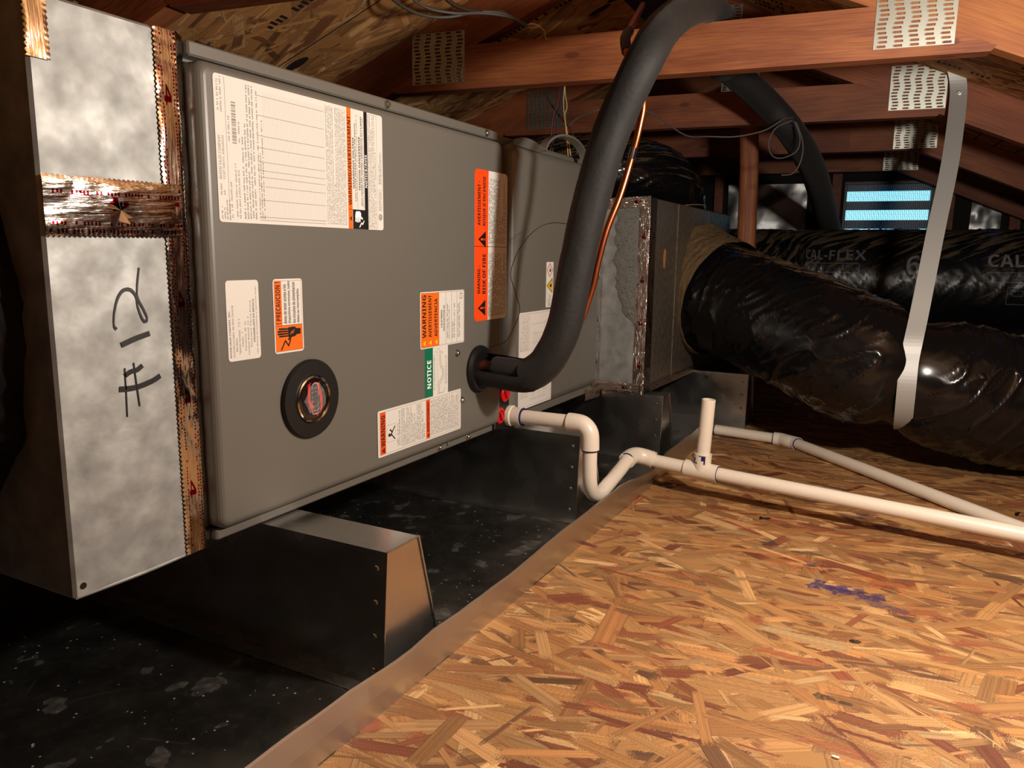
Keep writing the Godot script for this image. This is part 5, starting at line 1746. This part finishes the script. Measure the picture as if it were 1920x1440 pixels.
# ---------------------------------------------------------------- wires
func build_wires() -> void:
	var g := thing("cable_bundle", "looped grey control cables hanging in front of the truss beam", "cable")
	part(g, "cable", tube_mesh([Vector3(-0.955, 0.984, -1.224), Vector3(-0.901, 0.939, -1.240), Vector3(-0.864, 0.920, -1.264), Vector3(-0.827, 0.920, -1.298), Vector3(-0.784, 0.936, -1.343), Vector3(-0.750, 0.938, -1.387), Vector3(-0.731, 0.927, -1.430)], 0.0028, 10, 0.008), M.wire_grey)
	part(g, "cable", tube_mesh([Vector3(-0.891, 0.971, -1.211), Vector3(-0.851, 0.930, -1.246), Vector3(-0.810, 0.923, -1.290), Vector3(-0.778, 0.933, -1.344), Vector3(-0.744, 0.933, -1.388), Vector3(-0.727, 0.925, -1.430)], 0.0028, 10, 0.008), M.wire_grey)
	part(g, "cable", tube_mesh([Vector3(-0.821, 0.963, -1.219), Vector3(-0.804, 0.935, -1.281), Vector3(-0.784, 0.936, -1.343), Vector3(-0.761, 0.945, -1.386), Vector3(-0.745, 0.935, -1.41), Vector3(-0.729, 0.928, -1.432)], 0.0040, 10, 0.008), M.wire_brown)
	part(g, "stripped_end", tube_mesh([Vector3(-0.731, 0.925, -1.430), Vector3(-0.720, 0.922, -1.432), Vector3(-0.712, 0.928, -1.452), Vector3(-0.715, 0.928, -1.482), Vector3(-0.720, 0.918, -1.501), Vector3(-0.726, 0.926, -1.53)], 0.0013, 8, 0.004), M.wire_yellow)
	part(g, "stripped_end", tube_mesh([Vector3(-0.731, 0.926, -1.430), Vector3(-0.719, 0.930, -1.434), Vector3(-0.711, 0.930, -1.456)], 0.0012, 8, 0.004), M.white)
	var W := [
		["thermostat_wire", "dark red thermostat wire dropping behind the beam to the cabinet", M.wire_red, [Vector3(-0.732, 0.930, -1.617), Vector3(-0.730, 0.845, -1.600), Vector3(-0.732, 0.807, -1.590), Vector3(-0.738, 0.769, -1.580), Vector3(-0.739, 0.690, -1.575)], 0.0013],
		["thermostat_wire", "dark blue thermostat wire dropping behind the beam to the cabinet", M.wire_blue, [Vector3(-0.727, 0.930, -1.617), Vector3(-0.726, 0.845, -1.601), Vector3(-0.727, 0.796, -1.591), Vector3(-0.733, 0.769, -1.580), Vector3(-0.734, 0.690, -1.575)], 0.0015],
		["thermostat_wire", "pale yellow thermostat wire with a straight drop to the cabinet", M.wire_yellow, [Vector3(-0.722, 0.930, -1.617), Vector3(-0.721, 0.842, -1.601), Vector3(-0.718, 0.806, -1.592), Vector3(-0.711, 0.779, -1.582), Vector3(-0.697, 0.744, -1.562), Vector3(-0.690, 0.692, -1.560)], 0.0013],
		["thermostat_wire", "pale yellow thermostat wire bowed outwards above the pull handle", M.wire_yellow, [Vector3(-0.721, 0.930, -1.618), Vector3(-0.720, 0.842, -1.602), Vector3(-0.710, 0.800, -1.593), Vector3(-0.710, 0.779, -1.582), Vector3(-0.691, 0.725, -1.562), Vector3(-0.684, 0.692, -1.560)], 0.0013],
		["control_cable", "thin brown cable crossing behind the thermostat wires", M.wire_brown, [Vector3(-0.772, 0.925, -1.617), Vector3(-0.768, 0.844, -1.602), Vector3(-0.743, 0.797, -1.602), Vector3(-0.706, 0.756, -1.602), Vector3(-0.690, 0.717, -1.602), Vector3(-0.688, 0.692, -1.602)], 0.0018]]
	for w in W:
		var o := thing(w[0], w[1], "wire", Vector3.ZERO, 0.0, "thermostat wires" if w[0] == "thermostat_wire" else "")
		part(o, "strand", tube_mesh(w[3], w[4], 8, 0.008), w[2])
	var l := thing("tie_wire", "grey tie wire strung from the beam and wound round the dark line", "wire")
	part(l, "span", tube_mesh([Vector3(-0.751, 0.768, -1.679), Vector3(-0.720, 0.792, -1.682), Vector3(-0.664, 0.807, -1.688), Vector3(-0.615, 0.814, -1.744), Vector3(-0.582, 0.809, -1.798), Vector3(-0.558, 0.789, -1.851), Vector3(-0.527, 0.770, -1.904), Vector3(-0.489, 0.774, -1.959), Vector3(-0.430, 0.774, -1.985), Vector3(-0.370, 0.786, -2.002), Vector3(-0.342, 0.803, -2.015), Vector3(-0.326, 0.816, -2.027), Vector3(-0.309, 0.823, -2.079), Vector3(-0.312, 0.803, -2.058)], 0.0018, 8, 0.008), M.wire_grey)
	part(l, "loop", tube_mesh([Vector3(-0.303, 0.809, -2.039), Vector3(-0.288, 0.769, -2.041), Vector3(-0.295, 0.738, -2.040), Vector3(-0.328, 0.724, -2.037), Vector3(-0.350, 0.731, -2.034), Vector3(-0.360, 0.759, -2.033), Vector3(-0.348, 0.793, -2.034), Vector3(-0.327, 0.806, -2.037), Vector3(-0.308, 0.812, -2.039)], 0.0016, 8, 0.008), M.wire_grey)
	part(l, "loop", tube_mesh([Vector3(-0.299, 0.807, -2.040), Vector3(-0.281, 0.759, -2.042), Vector3(-0.282, 0.718, -2.042), Vector3(-0.298, 0.687, -2.040), Vector3(-0.325, 0.684, -2.037)], 0.0016, 8, 0.008), M.wire_grey)
	var h := thing("loose_wire", "hair-thin black wire looping in front of the coil door", "wire")
	part(h, "strand", tube_mesh([Vector3(-0.655, 0.322, -1.160), Vector3(-0.630, 0.333, -1.175), Vector3(-0.620, 0.360, -1.189), Vector3(-0.620, 0.387, -1.208), Vector3(-0.620, 0.421, -1.187), Vector3(-0.620, 0.453, -1.172), Vector3(-0.620, 0.494, -1.205), Vector3(-0.610, 0.527, -1.247), Vector3(-0.590, 0.539, -1.270), Vector3(-0.550, 0.536, -1.240), Vector3(-0.50, 0.530, -1.155)], 0.0006, 6, 0.006), M.wire_black)

	var q := thing("loose_wire", "pale bent wire end lying on top of the supply plenum", "wire")
	part(q, "strand", tube_mesh([Vector3(-0.600, 0.617, -2.10), Vector3(-0.585, 0.622, -2.14), Vector3(-0.580, 0.628, -2.22), Vector3(-0.575, 0.630, -2.30), Vector3(-0.585, 0.618, -2.34)], 0.0012, 6, 0.006), M.wire_yellow)

# ---------------------------------------------------------------- small things on the deck and in the pan
func build_bits() -> void:
	for q in [[Vector3(-0.224, 0.0035, -1.431), 0.4, "dark drywall screw lying on the deck beside the pipe shadow"], [Vector3(0.205, 0.0035, -1.70), 1.2, "dark drywall screw lying on the deck by the drain pipes"]]:
		var t := thing("loose_screw", q[2], "screw", q[0], q[1], "loose screws on the deck")
		var mb := MB.new()
		var b := Basis(Vector3.BACK, -PI / 2)
		add_lathe(mb, [Vector2(0, 0.022), Vector2(0.0014, 0.016), Vector2(0.0014, 0.004), Vector2(0.0034, 0.0005), Vector2(0.0034, 0), Vector2(0, 0)], 10, Transform3D(b, Vector3.ZERO))
		part(t, "shank", mb.mesh(), mat(Color(0.12, 0.12, 0.12), 0.4, 0.8))
	var bits := [[Vector3(-0.703, 0.0026, -1.252), 0.011, Color(0.62, 0.62, 0.60), "pale plastic scrap in the drain pan"], [Vector3(-0.655, 0.0026, -1.292), 0.008, Color(0.08, 0.09, 0.32), "blue plastic scrap in the drain pan"], [Vector3(-0.031, 0.0001, -0.752), 0.0045, Color(0.85, 0.84, 0.80), "white plaster crumb on the deck"]]
	var rg := RandomNumberGenerator.new(); rg.seed = 33
	for q in bits:
		var poly := []
		for i in 7:
			var a := TAU * i / 7.0
			poly.append(Vector2(cos(a) * q[1], sin(a) * q[1] * 0.5) * rg.randf_range(0.65, 1.0))
		var t := thing("debris_scrap", q[3], "scrap", q[0])
		part(t, "scrap", prism_mesh(poly, 0, 0.002, Transform3D(Basis(Vector3.RIGHT, -PI / 2), Vector3.ZERO)), mat(q[2], 0.6))
